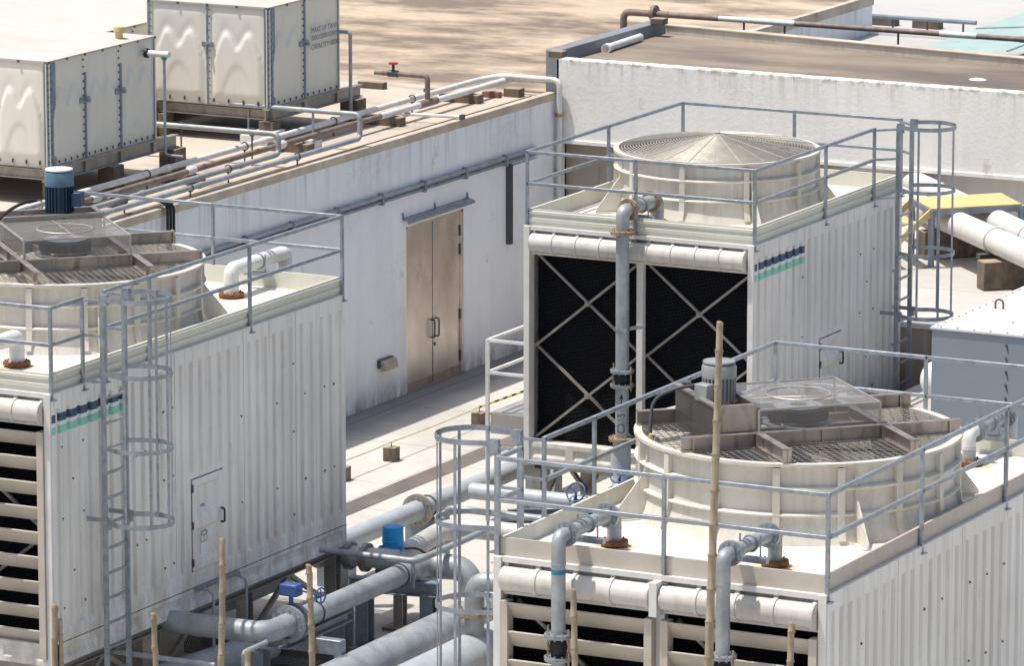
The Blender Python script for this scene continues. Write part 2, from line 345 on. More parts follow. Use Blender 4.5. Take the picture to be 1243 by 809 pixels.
def recess_sheet(mb, fn, u0, u1, v0, v1, rects, dep, iu, iv, hole=None):
    solid = rects; rects = rects+([hole] if hole else [])
    us = sorted({u0, u1} | {r[0] for r in rects} | {r[1] for r in rects}); vs = sorted({v0, v1} | {r[2] for r in rects} | {r[3] for r in rects})
    for a, b in zip(us, us[1:]):
        run = None
        for c, d in list(zip(vs, vs[1:]))+[(None, None)]:
            ok = c is not None and not any(r[0]-1e-6 < (a+b)/2 < r[1]+1e-6 and r[2]-1e-6 < (c+d)/2 < r[3]+1e-6 for r in rects)
            if ok: run = (run[0] if run else c, d)
            elif run:
                mb.quad(fn(a, run[0], 0), fn(b, run[0], 0), fn(b, run[1], 0), fn(a, run[1], 0)); run = None
    for (a, b, c, d) in solid:
        O = [fn(a, c, 0), fn(b, c, 0), fn(b, d, 0), fn(a, d, 0)]; I = [fn(a+iu, c+iv, dep), fn(b-iu, c+iv, dep), fn(b-iu, d-iv*.4, dep), fn(a+iu, d-iv*.4, dep)]
        mb.add(O+I, [(0,1,5,4), (1,2,6,5), (2,3,7,6), (3,0,4,7), (4,5,6,7)])
def casing(parent, x, ya, yb, z0, z1, m, door=None, out=1, seed=0):
    mb = MB(); fn = lambda u, v, d: (x-out*d, u, v); rects = []
    n = int(round((yb-ya-.06)/.237)); p = (yb-ya-.05)/n
    for i in range(n):
        c = ya+.025+(i+.5)*p; a, b = c-.055, c+.055; zb, zt = z0+.17, z1-.185
        if door and b > door[0]-.03 and a < door[1]+.03:
            if zt > door[3]+.2: rects.append((a, b, door[3]+.07, zt))
        else: rects.append((a, b, zb, zt))
    recess_sheet(mb, fn, ya+.007, yb-.007, z0, z1, rects, .042, .008, .07, hole=door)
    e = .02                                            # returned edges, a dark joint between two sheets
    for y in (ya+.007, yb-.007): mb.quad(fn(y, z0, 0), fn(y, z1, 0), fn(y, z1, e), fn(y, z0, e))
    mb.cur = 1; rnd = random.Random(seed)
    for i in range(n):
        if rnd.random() < .45:
            c = ya+.025+(i+1)*p-.05
            for z in ((3.45, 2.3) if rnd.random() < .5 else (3.0, 1.85, 3.9)):
                if door and door[0]-.1 < c < door[1]+.1: continue
                mb.cyl((x+.001*out, c, z+rnd.uniform(-.03, .03)), (x+.012*out, c, z), .0125, n=6)
    return mb.build('casing_panel', [m, 'bolt'], parent, flat=True)
def access_door(parent, x, d, stickers=False):
    y0, y1, z0, z1 = d; mb = MB(); fn = lambda u, v, dd: (x+.02-dd, u, v)
    mb.box(x-.07, x-.05, y0, y1, z0, z1)
    zm = z0+.53*(z1-z0)
    recess_sheet(mb, fn, y0+.012, y1-.012, z0+.012, z1-.012, [(y0+.1, y1-.16, z0+.08, zm-.09), (y0+.1, y1-.16, zm+.03, z1-.1)], .05, .03, .11)
    for a, b, c, e in ((y0+.012, y0+.012, z0+.012, z1-.012), (y1-.012, y1-.012, z0+.012, z1-.012)): mb.quad((x+.02, a, c), (x+.02, a, e), (x+.006, a, e), (x+.006, a, c))
    for zz in (z0+.012, z1-.012): mb.quad((x+.02, y0+.012, zz), (x+.02, y1-.012, zz), (x+.006, y1-.012, zz), (x+.006, y0+.012, zz))
    o = mb.build('access_door', 'panel', parent, flat=True)
    h = MB(); hy = y1-.09; hz = zm-.03
    h.tube(arc([(x+.02, hy, hz-.09), (x+.075, hy, hz-.09), (x+.075, hy, hz+.09), (x+.02, hy, hz+.09)], .025, 4), .014, 8); h.build('handle', 'black_plastic', o)
    for z in (z0+.12, (z0+z1)/2, z1-.12): MB().bar((x+.022, y0+.006, z-.05), (x+.022, y0+.006, z+.05), .02, .02).build('hinge', 'bolt', o)
    if stickers:
        ym = (y0+y1)/2-.05; w = MB(); w.box(x-.026, x-.024, ym-.1, ym+.08, zm+.14, zm+.2); k = w.build('sticker', 'sticker', o)
        text_mesh('MF21', .05, (x-.022, ym-.08, zm+.17), (0, 1, 0), (0, 0, 1), 'ink', k)
        zz = zm-.14
        w = MB(); w.box(x-.026, x-.0245, ym-.09, ym+.09, zz-.36, zz); k = w.build('warning_sign', 'panel', o)
        w = MB()
        w.tube([(x-.022, ym+.075*cos(2*pi*i/20), zz-.06+.032*sin(2*pi*i/20)) for i in range(20)], .007, 6, closed=True)
        w.box(x-.0235, x-.022, ym-.08, ym-.072, zz-.17, zz-.1); w.box(x-.0235, x-.022, ym-.004, ym+.004, zz-.17, zz-.1); w.box(x-.0235, x-.022, ym+.072, ym+.08, zz-.17, zz-.1); w.box(x-.0235, x-.022, ym-.08, ym+.08, zz-.175, zz-.168)
        w.build('sign_symbol', 'ink_grey', o)
        w = MB(); w.box(x-.0235, x-.0215, ym-.085, ym+.085, zz-.42, zz-.19); w.build('sign_text_plate', 'sticker', o)
def parapet(parent, x0, x1, y0, y1, ribbed):
    zt = 4.85 if ribbed else 4.81
    prof = [(.05, 4.602), (.05, 4.66), (.035, 4.665), (.035, 4.72), (.05, 4.725), (.05, 4.775), (.035, 4.78), (.035, 4.82), (.05, 4.825), (.05, zt), (.085, zt), (.085, 4.602)] if ribbed else [(.05, 4.602), (.05, zt), (.08, zt), (.08, 4.602)]
    for side in range(4):
        mb = MB(); P = []
        for d, z in prof:
            c = [(x0+d, y0+d), (x1-d, y0+d), (x1-d, y1-d), (x0+d, y1-d)]; P.append((c[side], c[(side+1) % 4], z))
        n = len(P)
        mb.add([(*p[0], p[2]) for p in P]+[(*p[1], p[2]) for p in P], [(i, i+1, n+i+1, n+i) for i in range(n-1)])
        mb.build('parapet', 'parapet' if ribbed else 'louver' if side in (0, 1) else 'parapet', parent, flat=True)
def stack(parent, c, R, zt, nrib, gus):
    cx, cy = c; z0 = 4.62; b = z0
    prof = [(R+.112, b), (R+.10, b+.03), (R+.055, b+.12), (R+.02, b+.26), (R, b+.4), (R, zt-.04), (R+.07, zt-.035), (R+.07, zt), (R-.02, zt), (R-.03, b-.2)]
    o = MB(); o.lathe((cx, cy, 0), prof, 96); o = o.build('fan_stack', 'frp', parent, sharp=40)
    for z in (b+.33, b+.62):
        mb = MB(); r = lambda zz: R
        mb.lathe((cx, cy, 0), [(R-.01, z-.035), (R+.06, z-.02), (R+.068, z), (R+.055, z+.015), (R-.01, z+.022)], 96); mb.build('stiffener_ring', 'frp', o, sharp=50)
    for k in range(nrib):
        t = 2*pi*(k+.5)/nrib+.1; d = V(cos(t), sin(t), 0); s = V(-sin(t), cos(t), 0)*.04; C = V(cx, cy, 0)
        mb = MB(); poly = [(R-.01, b+.1), (R+.13, b+.05), (R+.11, b+.1), (R+.08, b+.18), (R+.065, b+.3), (R+.06, zt-.05), (R-.01, zt-.05)]
        mb.prism([C+d*r-s+V(0, 0, z) for r, z in poly], s*2); mb.build('rib', 'frp', o, flat=True)
    for k in range(4):
        t = pi/4+k*pi/2; d = V(cos(t), sin(t), 0); s = V(-sin(t), cos(t), 0)*.012; C = V(cx, cy, 0)
        mb = MB(); poly = [(R, b+.02), (R+gus, b+.02), (R+gus, b+.06), (R+.06, b+.52), (R, zt-.06)]
        mb.prism([C+d*r-s+V(0, 0, z) for r, z in poly], s*2)
        mb.bar(C+d*(R+.1)+V(0, 0, b+.01), C+d*(R+gus)+V(0, 0, b+.01), .1, .015)
        mb.build('gusset', 'frp', o, flat=True)
    return o
def fan_inside(parent, c, R, z):
    cx, cy = c; mb = MB()
    mb.cyl((cx, cy, z-.12), (cx, cy, z+.08), .24)
    for k in range(6):
        t = 2*pi*k/6+.3; d = V(cos(t), sin(t), 0); s = V(-sin(t), cos(t), 0); C = V(cx, cy, z)
        a = [C+d*.22-s*.12+V(0, 0, .05), C+d*.22+s*.14-V(0, 0, .05), C+d*(R-.08)+s*.3-V(0, 0, .06), C+d*(R-.08)-s*.26+V(0, 0, .07)]
        mb.prism(a, (0, 0, -.02))
    mb.build('fan_rotor', 'louver', parent)
    MB().disc((cx, cy, z-.55), R-.04).build('drift_eliminator', 'dark_hole', parent)
def chord_grid(mb, c, R, z, pitch, w, axis, h=.004):
    n = int(R/pitch); a = V(cos(axis), sin(axis), 0); b = V(-sin(axis), cos(axis), 0); C = V(*c, z)
    for i in range(-n, n+1):
        o = i*pitch; L = sqrt(max(0, R*R-o*o))
        if L > .15: mb.bar(C+b*o-a*L, C+b*o+a*L, w, h)
def motor(parent, p, r, h, body, cap, jd):
    p = Vector(p); mb = MB(); n = 24; prof = []
    vs = MB()
    mb.box(p.x-r*1.05, p.x+r*1.05, p.y-r*1.05, p.y+r*1.05, p.z-.01, p.z+.02)
    mb.cyl(p+V(0, 0, .02), p+V(0, 0, .1), r*1.02, r*.85, 28); mb.cyl(p+V(0, 0, .1), p+V(0, 0, h*.68), r*.86, n=28)
    for k in range(n):
        t = 2*pi*k/n; d = V(cos(t), sin(t), 0); mb.bar(p+d*r*.93+V(0, 0, .12), p+d*r*.93+V(0, 0, h*.67), .012, r*.2, up=d)
    for k in range(4):
        t = pi/4+pi/2*k; d = V(cos(t), sin(t), 0); mb.cyl(p+d*r*1.12+V(0, 0, 0), p+d*r*1.12+V(0, 0, .07), .022, n=8)
    o = mb.build('fan_motor', body, parent)
    mb = MB(); mb.lathe(p, [(r*.5, h*.66), (r*1.04, h*.67), (r*1.06, h*.72), (r*1.05, h*.88), (r*.98, h*.93), (r*.8, h*.955), (.01, h*.96)], 16); k = mb.build('fan_cowl', cap, o, sharp=25)
    mb = MB(); mb.cyl(p+V(0, 0, h*.965), p+V(0, 0, h*.965+.018), r*.99, r*.97, 24); mb.build('rain_cap', 'white_paint' if body != 'motor_grey' else cap, o)
    jd = Vector(jd).normalized(); js = V(-jd.y, jd.x, 0); q = p+jd*r*1.05+V(0, 0, h*.42)
    mb = MB(); mb.prism([q-js*.09-V(0, 0, .09), q+js*.09-V(0, 0, .09), q+js*.09+V(0, 0, .1), q-js*.09+V(0, 0, .1)], jd*.13); mb.build('terminal_box', body, o, bevel=.012)
    return o
def drive_top(parent, c, R, zt, d, s, mscr, body, cap, moff, jd, mz=0, mh=.6):
    """beams in a # over the stack, wire grating, belt guard, motor bracket; d points to the motor"""
    C = V(*c, zt); d = Vector(d); s = Vector(s); U = V(0, 0, 1)
    g = MB(); chord_grid(g, c, R-.03, zt-.005, .085, .0085, pi/4); chord_grid(g, c, R-.03, zt-.010, .085, .0085, -pi/4); g.build('wire_grating', 'sheet_steel', parent, flat=True)
    off = .74; L = sqrt((R+.04)**2-off**2)
    for ax, pr in ((d, s), (s, d)):
        for k in (-1, 1):
            mb = MB(); p = C+pr*off*k-ax*L+U*.085; q = C+pr*off*k+ax*L+U*.085
            if ax is d:
                mb.bar(p, q, .012, .15)
                mb.bar(p+U*.073, q+U*.073, .085, .012); mb.bar(p-U*.073, q-U*.073, .085, .012)
                for t in (.04, .28, .5, .72, .96): m_ = p.lerp(q, t); mb.bar(m_-U*.07, m_+U*.07, .07, .02, up=ax)
            else:
                for a, b in ((-L, -off-.045), (-off+.045, off-.045), (off+.045, L)):
                    p_ = C+pr*off*k+ax*a+U*.085; q_ = C+pr*off*k+ax*b+U*.085
                    mb.bar(p_, q_, .012, .15); mb.bar(p_+U*.073, q_+U*.073, .09, .012); mb.bar(p_-U*.073, q_-U*.073, .085, .012)
                    for e, sg in ((p_, 1), (q_, -1)): mb.bar(e+ax*.01*sg-U*.075, e+ax*.01*sg+U*.09, .1, .02, up=ax)
            mb.build('support_beam', 'dull_steel', parent, flat=True)
    for k in (-.25, .25):
        MB().bar(C+s*k-d*(off-.05)+U*.06, C+s*k+d*(off-.05)+U*.06, .06, .08).build('bearing_beam', 'dull_steel', parent, flat=True)
    # belt guard
    w, l0, l1, zt_ = .70, -.70, .72, .40
    mb = MB(); q = lambda a, b, z: C+d*a+s*b+U*z
    mb.quad(q(l0, -w, zt_), q(l1, -w, zt_), q(l1, w, zt_), q(l0, w, zt_))
    mb.quad(q(l0, -w, .18), q(l0, w, .18), q(l0, w, zt_), q(l0, -w, zt_))
    for b in (-w, w): mb.quad(q(l0, b, .18), q(l1, b, .18), q(l1, b, zt_), q(l0, b, zt_))
    o = mb.build('belt_guard', 'mesh_screen', parent, flat=True)
    mb = MB(); e = [q(l0, -w, zt_), q(l1, -w, zt_), q(l1, w, zt_), q(l0, w, zt_)]
    for i in range(4): mb.bar(e[i], e[(i+1) % 4], .022, .022)
    mb.bar(q(l0, 0, zt_), q(l1, 0, zt_), .015, .01); mb.bar(q(0, -w, zt_), q(0, w, zt_), .015, .01)
    for a, b in ((l0, -w), (l0, w), (l1, -w), (l1, w)): mb.bar(q(a, b, .16), q(a, b, zt_), .025)
    mb.tube([C+U*(zt_+.006)+V(.36*cos(2*pi*k/40), .36*sin(2*pi*k/40), 0) for k in range(40)], .009, 6, closed=True)
    mb.build('guard_frame', 'sheet_steel', o, flat=True)
    mb = MB(); mb.lathe(C, [(.08, .13), (.34, .13), (.345, .26), (.1, .265)], 40); mb.build('pulley', 'rubber', parent)
    mb = MB(); mb.lathe(C, [(.10, .27), (.28, .272), (.28, .276), (.10, .285)], 40); mb.lathe(C, [(.3, .07), (.40, .075), (.40, .09), (.3, .095)], 40); mb.build('hub_plate', 'galv', parent)
    # motor bracket: an open channel box across the drive axis
    a0, a1, w2, z0, z1 = .73, 1.2, .66, .17, .46
    for nm, vs in (('motor_bracket', [((a0, -w2), (a0, w2)), ((a1, -w2), (a1, w2)), ((a0, w2), (a1, w2))]),):
        mb = MB()
        for (pa, pb) in vs:
            p, r_ = C+d*pa[0]+s*pa[1], C+d*pb[0]+s*pb[1]; mb.bar(p+U*(z0+z1)/2, r_+U*(z0+z1)/2, .02, z1-z0); mb.bar(p+U*z1, r_+U*z1, .07, .018)
        mb.bar(C+d*(a0+a1)/2-s*w2+U*(z1-.16), C+d*(a0+a1)/2+s*w2+U*(z1-.16), a1-a0-.02, .02); mb.build(nm, 'dull_steel', parent, flat=True)
    mb = MB(); p = C+d*a1*1.01
    for b in (-w2,): mb.quad(q(a0, b, .05), q(a1, b, .05), q(a1, b, z1), q(a0, b, z1))
    mb.quad(q(a1+.02, -w2, .02), q(a1+.02, w2, .02), q(a1+.02, w2, z1-.04), q(a1+.02, -w2, z1-.04)); mb.build('bracket_screen', 'mesh_dark', parent, flat=True)
    motor(parent, C+d*.94+s*moff+U*(z1-.14+mz), .185, mh, body, cap, jd)
def cone_guard(parent, c, R, zt, h):
    C = V(*c, zt); n = 34; mb = MB()
    for i in range(1, n+1):
        r = R*i/n; z = h*(1-i/n)+.01
        mb.tube([C+V(r*cos(2*pi*k/72), r*sin(2*pi*k/72), z) for k in range(72)], .0075, 4, closed=True)
    o = mb.build('fan_guard', 'guard_wire', parent)
    for k in range(12):
        t = 2*pi*k/12+.15; e = C+V(R*cos(t), R*sin(t), .015); p = C+V(0, 0, h+.015)
        MB().bar(p, e, .022, .01).build('guard_spoke', 'guard_wire', o, flat=True)
        t += pi/12; MB().bar(C+V(.45*R*cos(t), .45*R*sin(t), h*.55+.015), C+V(R*cos(t), R*sin(t), .015), .014, .008).build('guard_spoke', 'guard_wire', o, flat=True)
    MB().cyl(C+V(0, 0, h), C+V(0, 0, h+.03), .05).build('guard_hub', 'guard_wire', o)
def header_tube(parent, xa, xb, y, zc, r, mname, pitch=.36):
    mb = MB(); n = max(1, round((xb-xa)/pitch)); p = (xb-xa)/n
    pts, rr = [], []
    for i in range(n):
        x = xa+i*p
        for dx, k in ((0, 1.0), (p*.86, 1.0), (p*.88, 1.11), (p*.985, 1.11), (p-.001, 1.0)): pts.append((x+dx, y, zc)); rr.append(r*k)
    mb.tube(pts, rr, 28); mb.build('header_pipe', mname, parent, sharp=50)
    m2 = MB()
    for i in range(n+1):
        x = min(max(xa+i*p-.04, xa+.02), xb-.02); m2.bar((x, y+.03, zc-r*1.2), (x, y+.03, zc+r*1.55), .05, .02, up=(0, 1, 0))
    m2.build('pipe_strap', mname, parent, flat=True)
def cooling_tower(label, x0, x1, y0, y1, R, kind, c, door=None, seed=0, zt=5.52, npan=4, stickers=False):
    t = thing('cooling_tower', label, 'cooling tower', (x0, y0, 0)); xm = (x0+x1)/2
    # casing, right side
    step = [y0, y0+1.72] if kind == 'B' else [y0, y0+1.86]
    k = npan-1; rest = y1-step[1]
    for i in range(k): step.append(step[1]+rest*(i+1)/k)
    if kind == 'A': step = [y0, 57.7, 58.87, 60.62, 62.0, y1]
    for i, (a, b) in enumerate(zip(step, step[1:])):
        dd = door if door and door[0] > a-.3 and door[1] < b+.3 else None
        casing(t, x1, a, b, ZB, ZR, 'panel_stripe' if i == 0 and kind != 'C' else 'panel', dd, 1, seed+i)
    if door: access_door(t, x1, door, stickers)
    casing(t, x0, y0, y1, ZB, ZR, 'panel', None, -1, seed+40)
    mb = MB(); mb.box(x0+.01, x1-.01, y1-.04, y1, ZB, ZR); mb.build('back_wall', 'panel', t, flat=True)
    mb = MB(); mb.box(x1-.06, x1+.006, y0+.01, y1, ZR+.003, ZR+.012); mb.build('roof_edge_trim', 'trim_white', t, flat=True)
    # front frame
    for x in (x0, x1-.1): MB().box(x+.004, x+.096, y0-.03, y0+.14, ZBB, ZR+.01).build('corner_post', 'trim_white', t, bevel=.006)
    mb = MB(); mb.box(x0+.1, x1-.1, y0+.10, y0+.14, 4.2, ZR); mb.box(x0+.1, x1-.1, y0-.005, y0+.10, ZR-.05, ZR+.008); mb.box(x0+.1, x1-.1, y0+.03, y0+.10, 4.19, 4.22); mb.build('header_board', 'trim_white', t, flat=True)
    zc, r = 4.37, .135
    if kind == 'B': header_tube(t, x0+.13, x1-.12, y0+.0, zc, r, 'header')
    else:
        header_tube(t, x0+.12, xm-.06, y0-.0, zc, r, 'header', .42); header_tube(t, xm+.06, x1-.11, y0-.0, zc, r, 'header', .42)
        MB().box(xm-.045, xm+.045, y0-.14, y0+.10, 4.18, ZR-.05).build('header_post', 'trim_white', t, flat=True)
    MB().box(x0+.1, x1-.1, y0+.26, y0+.31, ZB, 4.19).build('fill_pack', 'fill', t, flat=True)
    MB().box(x0+.06, x0+.08, y0+.15, y0+.25, ZB, 4.19).build('inlet_side', 'steel_weathered', t, flat=True); MB().box(x1-.08, x1-.06, y0+.15, y0+.25, ZB, 4.19).build('inlet_side', 'steel_weathered', t, flat=True)
    MB().box(xm-.05, xm+.05, y0+.05, y0+.15, ZB, 4.2).build('mullion', 'trim_white', t, bevel=.005)
    bays = [(x0+.1, xm-.05), (xm+.05, x1-.1)]
    if kind == 'B':
        for a, b in bays:
            H = 4.2-ZB-.05
            for j in range(2):
                za, zb = ZB+.03+H*j/2, ZB+.03+H*(j+1)/2
                mb = MB(); mb.bar((a, y0+.17, za), (b, y0+.17, zb), .036, .036); mb.bar((a, y0+.22, zb), (b, y0+.22, za), .036, .036)
                mb.box((a+b)/2-.035, (a+b)/2+.035, y0+.14, y0+.15, (za+zb)/2-.03, (za+zb)/2+.03); mb.build('cross_brace', 'steel_weathered', t, flat=True)
    else:
        for a, b in bays:
            for xx in (a, b-.09): MB().box(xx, xx+.09, y0-.06, y0+.08, ZBB+.1, 4.13).build('louver_jamb', 'louver', t, flat=True)
            z = 4.12-.2; 
            while z > ZB-.1:
                mb = MB(); mb.prism([(a+.09, y0-.055, z+.19), (a+.09, y0+.09, z), (a+.09, y0+.115, z), (a+.09, y0-.03, z+.2), (a+.09, y0-.05, z+.2)], (b-a-.18, 0, 0)); mb.build('louver_blade', 'louver', t, flat=True); z -= .315
            mb = MB(); mb.bar((a+.1, y0+.18, 4.1), (b-.1, y0+.18, 2.8), .04); mb.bar((a+.1, y0+.22, 1.5), (b-.1, y0+.22, 2.8), .04); mb.build('cross_brace', 'steel_weathered', t, flat=True)
    # basin
    mb = MB(); fn = lambda u, v, d: (x1-.004-d, u, v); n = 7 if kind != 'B' else 5; w = (y1-y0)/n
    recess_sheet(mb, fn, y0, y1, ZBB, ZB-.012, [(y0+w*i+.1, y0+w*(i+1)-.1, ZBB+.06, ZB-.07) for i in range(n)], .03, .02, .06)
    fn = lambda u, v, d: (u, y0+d, v); n = 5; w = (x1-x0)/n
    recess_sheet(mb, fn, x0, x1-.004, ZBB, ZB-.012, [(x0+w*i+.06, x0+w*(i+1)-.06, ZBB+.06, ZB-.07) for i in range(n)], .03, .02, .06)
    mb.quad((x0, y0, ZBB), (x1, y0, ZBB), (x1, y1, ZBB), (x0, y1, ZBB)); mb.quad((x0, y0, ZBB), (x0, y1, ZBB), (x0, y1, ZB), (x0, y0, ZB)); mb.quad((x0, y1, ZBB), (x1, y1, ZBB), (x1, y1, ZB), (x0, y1, ZB)); mb.quad((x0+.1, y0, ZB-.012), (x1-.004, y0, ZB-.012), (x1-.004, y0+.45, ZB-.012), (x0+.1, y0+.45, ZB-.012))
    mb.build('water_basin', 'panel', t, flat=True)
    # deck and stack
    mb = MB()
    for a, b in ((x0+.081, xm), (xm+.004, x1-.081)):
        ys = [y0+.081, y0+.55, y0+1.5, y1-1.5, y1-.55, y1-.081]
        for p, q in zip(ys, ys[1:]): mb.box(a, b-.004, p, q-.006, 4.56, 4.62)
    mb.cur = 1
    for px_, py_ in ((x0+.8, y0+.5), (x1-.5, y0+.55), (x1-.9, y0+.62), (x1-.25, y0+.45), (x1-.35, y1-.8), (xm+.2, y0+.4)): mb.box(px_, px_+.09, py_, py_+.05, 4.621, 4.626)
    mb.build('deck', ['deck', 'bolt'], t, flat=True)
    parapet(t, x0, x1, y0, y1, kind != 'C')
    stack(t, c, R, zt, 16 if kind != 'B' else 10, .42 if kind != 'B' else .42)
    fan_inside(t, c, R, zt-.2)
    u, v = V(1, 1, 0)/sqrt(2), V(1, -1, 0)/sqrt(2)
    if kind == 'B': cone_guard(t, c, R-.01, zt, .20)
    elif kind == 'C': drive_top(t, c, R, zt, -u, v, None, 'motor_grey', 'motor_grey', 0., (-.25, -1, 0), -.04, .56)
    else: drive_top(t, c, R, zt, -v, u, None, 'motor_blue', 'motor_cap', .15, (1, .2, 0), .03, .70)
    # steel legs and frame under the basin
    ys = [y0+.15+(y1-y0-.3)*i/3 for i in range(4)]
    for x in (x0+.14, x1-.14):
        for y in ys:
            mb = MB(); mb.box(x-.09, x+.09, y-.075, y-.06, .02, ZBB-.13); mb.box(x-.09, x+.09, y+.06, y+.075, .02, ZBB-.13); mb.box(x-.006, x+.006, y-.06, y+.06, .02, ZBB-.13); mb.box(x-.14, x+.14, y-.14, y+.14, .001, .02); mb.build('leg', 'steel_weathered', t, flat=True)
        mb = MB(); mb.box(x-.08, x+.08, y0+.03, y1-.03, ZBB-.03, ZBB-.004); mb.box(x-.08, x+.08, y0+.03, y1-.03, ZBB-.125, ZBB-.11); mb.box(x-.01, x+.01, y0+.03, y1-.03, ZBB-.11, ZBB-.03); mb.build('base_beam', 'steel_weathered', t, flat=True)
        for a, b in zip(ys, ys[1:]):
            mb = MB(); m_ = (a+b)/2
            mb.bar((x, a+.08, .35), (x, m_, ZBB-.14), .06); mb.bar((x, b-.08, .35), (x, m_, ZBB-.14), .06); mb.build('diagonal_brace', 'steel_weathered', t, flat=True)
    for y in ys: MB().box(x0+.24, x1-.24, y-.06, y+.06, ZBB-.12, ZBB-.006).build('cross_beam', 'steel_weathered', t, flat=True)
    return t
def guard_rail(label, posts, spans, z0=4.52, zt=5.70, w=.046, cat='guard rail', group=None, mname='galv', zm=5.22):
    t = thing('guard_rail', label, cat, (*posts[0], z0), group)
    for (x, y) in posts:
        mb = MB(); mb.box(x-w/2, x+w/2, y-.006, y+w/2, z0, zt); mb.box(x-.006, x+w/2, y-w/2, y-.006, z0, zt); mb.box(x-.06, x+.06, y-.05, y+.05, z0, z0+.012)
        for z in (4.66, 4.8): mb.cyl((x-.03, y, z), (x+.03, y, z), .012, n=6)
        mb.build('post', mname, t, flat=True)
    for i, j in spans:
        a, b = V(*posts[i], 0), V(*posts[j], 0)
        for nm, z in (('top_rail', zt-.02), ('mid_rail', zm)):
            mb = MB(); mb.bar(a+V(0, 0, z), b+V(0, 0, z), w, w); mb.build(nm, mname, t, bevel=.006)
    return t
def caged_ladder(label, xs, ya, yb, out, zlow, zcage, zt=5.70, depth=.78, post=None):
    """two stiles at x = xs, rungs, hoops that bow outwards along out*X"""
    t = thing('caged_ladder', label, 'ladder', (xs, ya, zlow)); w = .05; ym = (ya+yb)/2
    for y in (ya, yb):
        MB().box(xs-.012 if out > 0 else xs-.05, xs+.05 if out > 0 else xs+.012, y-.02, y+.02, zlow, zt+.02).build('stile', 'galv', t, flat=True)
    z = zlow+.15
    while z < 4.75:
        MB().bar((xs+.02*out, ya+.02, z), (xs+.02*out, yb-.02, z), .03, .03).build('rung', 'galv', t, flat=True); z += .32
    rr = .40; cxx = xs+out*(depth-rr+.02); pts = []
    for k in range(25):
        a = -pi*.62+pi*1.24*k/24; pts.append((cxx+out*rr*cos(a), ym+rr*sin(a)))
    pts = [(xs+.02*out, ya)]+pts+[(xs+.02*out, yb)]
    n = max(2, round((zt-zcage)/.94)); 
    for i in range(n+1):
        z = zcage+(zt-zcage)*i/n; h = .028 if i not in (0, n) else .03
        mb = MB(); P = [V(x, y, 0) for x, y in pts]; m = len(P); vs = []
        for k in range(m):
            tg = (P[min(k+1, m-1)]-P[max(k-1, 0)]).normalized(); nn = V(-tg.y, tg.x, 0)*.004; 
            vs += [P[k]-nn+V(0, 0, z-h), P[k]+nn+V(0, 0, z-h), P[k]+nn+V(0, 0, z+h), P[k]-nn+V(0, 0, z+h)]
        mb.add(vs, [(4*k+e, 4*k+(e+1) % 4, 4*k+4+(e+1) % 4, 4*k+4+e) for k in range(m-1) for e in range(4)])
        mb.build('cage_hoop', 'galv', t, sharp=60)
        if i in (0, n):
            for y in (ya, yb): MB().box(min(xs, xs+.1*out), max(xs, xs+.1*out), y-.03, y+.03, z-.09, z+.05).build('hoop_bracket', 'galv', t, flat=True)
    for a in (-90, -42, 0, 42, 90):
        a = radians(a); x, y = cxx+out*(rr-.012)*cos(a), ym+(rr-.012)*sin(a); tg = V(-sin(a)*out, cos(a), 0)
        mb = MB(); mb.bar((x, y, zcage-.03), (x, y, zt+.03), .034 if a else .05, .008, up=(cos(a)*out, sin(a), 0)); mb.build('cage_strap', 'galv', t, flat=True)
    if post:
        for y, yp in zip((ya, yb), post):
            for z in (5.66, 5.22, 4.64): MB().bar((xs, y, z), (xs-out*.26, yp, z), .035, .03).build('stay', 'galv', t, flat=True)
    for y in (ya, yb):
        for z in (zcage+.02,): MB().bar((xs-out*.26, y, z), (xs, y, z), .03, .05).build('wall_bracket', 'galv', t, flat=True)
    return t
# ------------------------------------------------------------ the three cooling towers
AX0, AX1, AY0, AY1 = -39.40, -35.27, 55.92, 63.36
BX0, BX1, BY0, BY1 = -35.56, -31.90, 69.20, 74.45
CX0, CX1, CY0, CY1 = -26.53, -22.60, 50.92, 58.12
cooling_tower('white ribbed cooling tower beside the annex wall with a dark blue fan motor', AX0, AX1, AY0, AY1, 1.76, 'A', (-37.35, 59.62), (59.25, 60.06, 1.64, 2.87), 3, stickers=True)
cooling_tower('smaller white cooling tower with a silver cone guard and crossed braces over black fill', BX0, BX1, BY0, BY1, 1.45, 'B', (-33.73, 71.82), (71.47, 72.25, 2.1, 2.87), 11, zt=5.50, npan=3)
cooling_tower('white cooling tower in the right foreground with a grey motor and dusty grating on top', CX0, CX1, CY0, CY1, 1.76, 'C', (-24.55, 54.45), None, 23)
def posts_A():
    p = [(AX1-.02, 55.95), (AX1-.02, 56.69), (AX1-.02, 57.22), (AX1-.02, 58.30), (AX1-.02, 60.83), (AX1-.02, 63.31), (-37.30, 63.31), (-39.37, 63.31), (-39.37, 60.8), (-39.37, 58.3), (-39.37, 55.95), (-37.3, 55.95)]
    return p, [(0, 1), (2, 3), (3, 4), (4, 5), (5, 6), (6, 7), (7, 8), (8, 9), (9, 10), (10, 11), (11, 0)]
guard_rail('galvanised guard rail around the roof of the tower with the dark blue motor', *posts_A())
guard_rail('galvanised guard rail around the roof of the tower with the silver cone guard',
    [(BX1-.02, 69.23), (BX1-.02, 71.67), (BX1-.02, 73.42), (BX1-.02, 74.42), (-33.67, 74.42), (-35.53, 74.42), (-35.53, 71.87), (-35.53, 69.23), (-33.79, 69.23)],
    [(0, 1), (1, 2), (3, 4), (4, 5), (5, 6), (6, 7), (7, 8), (8, 0)])
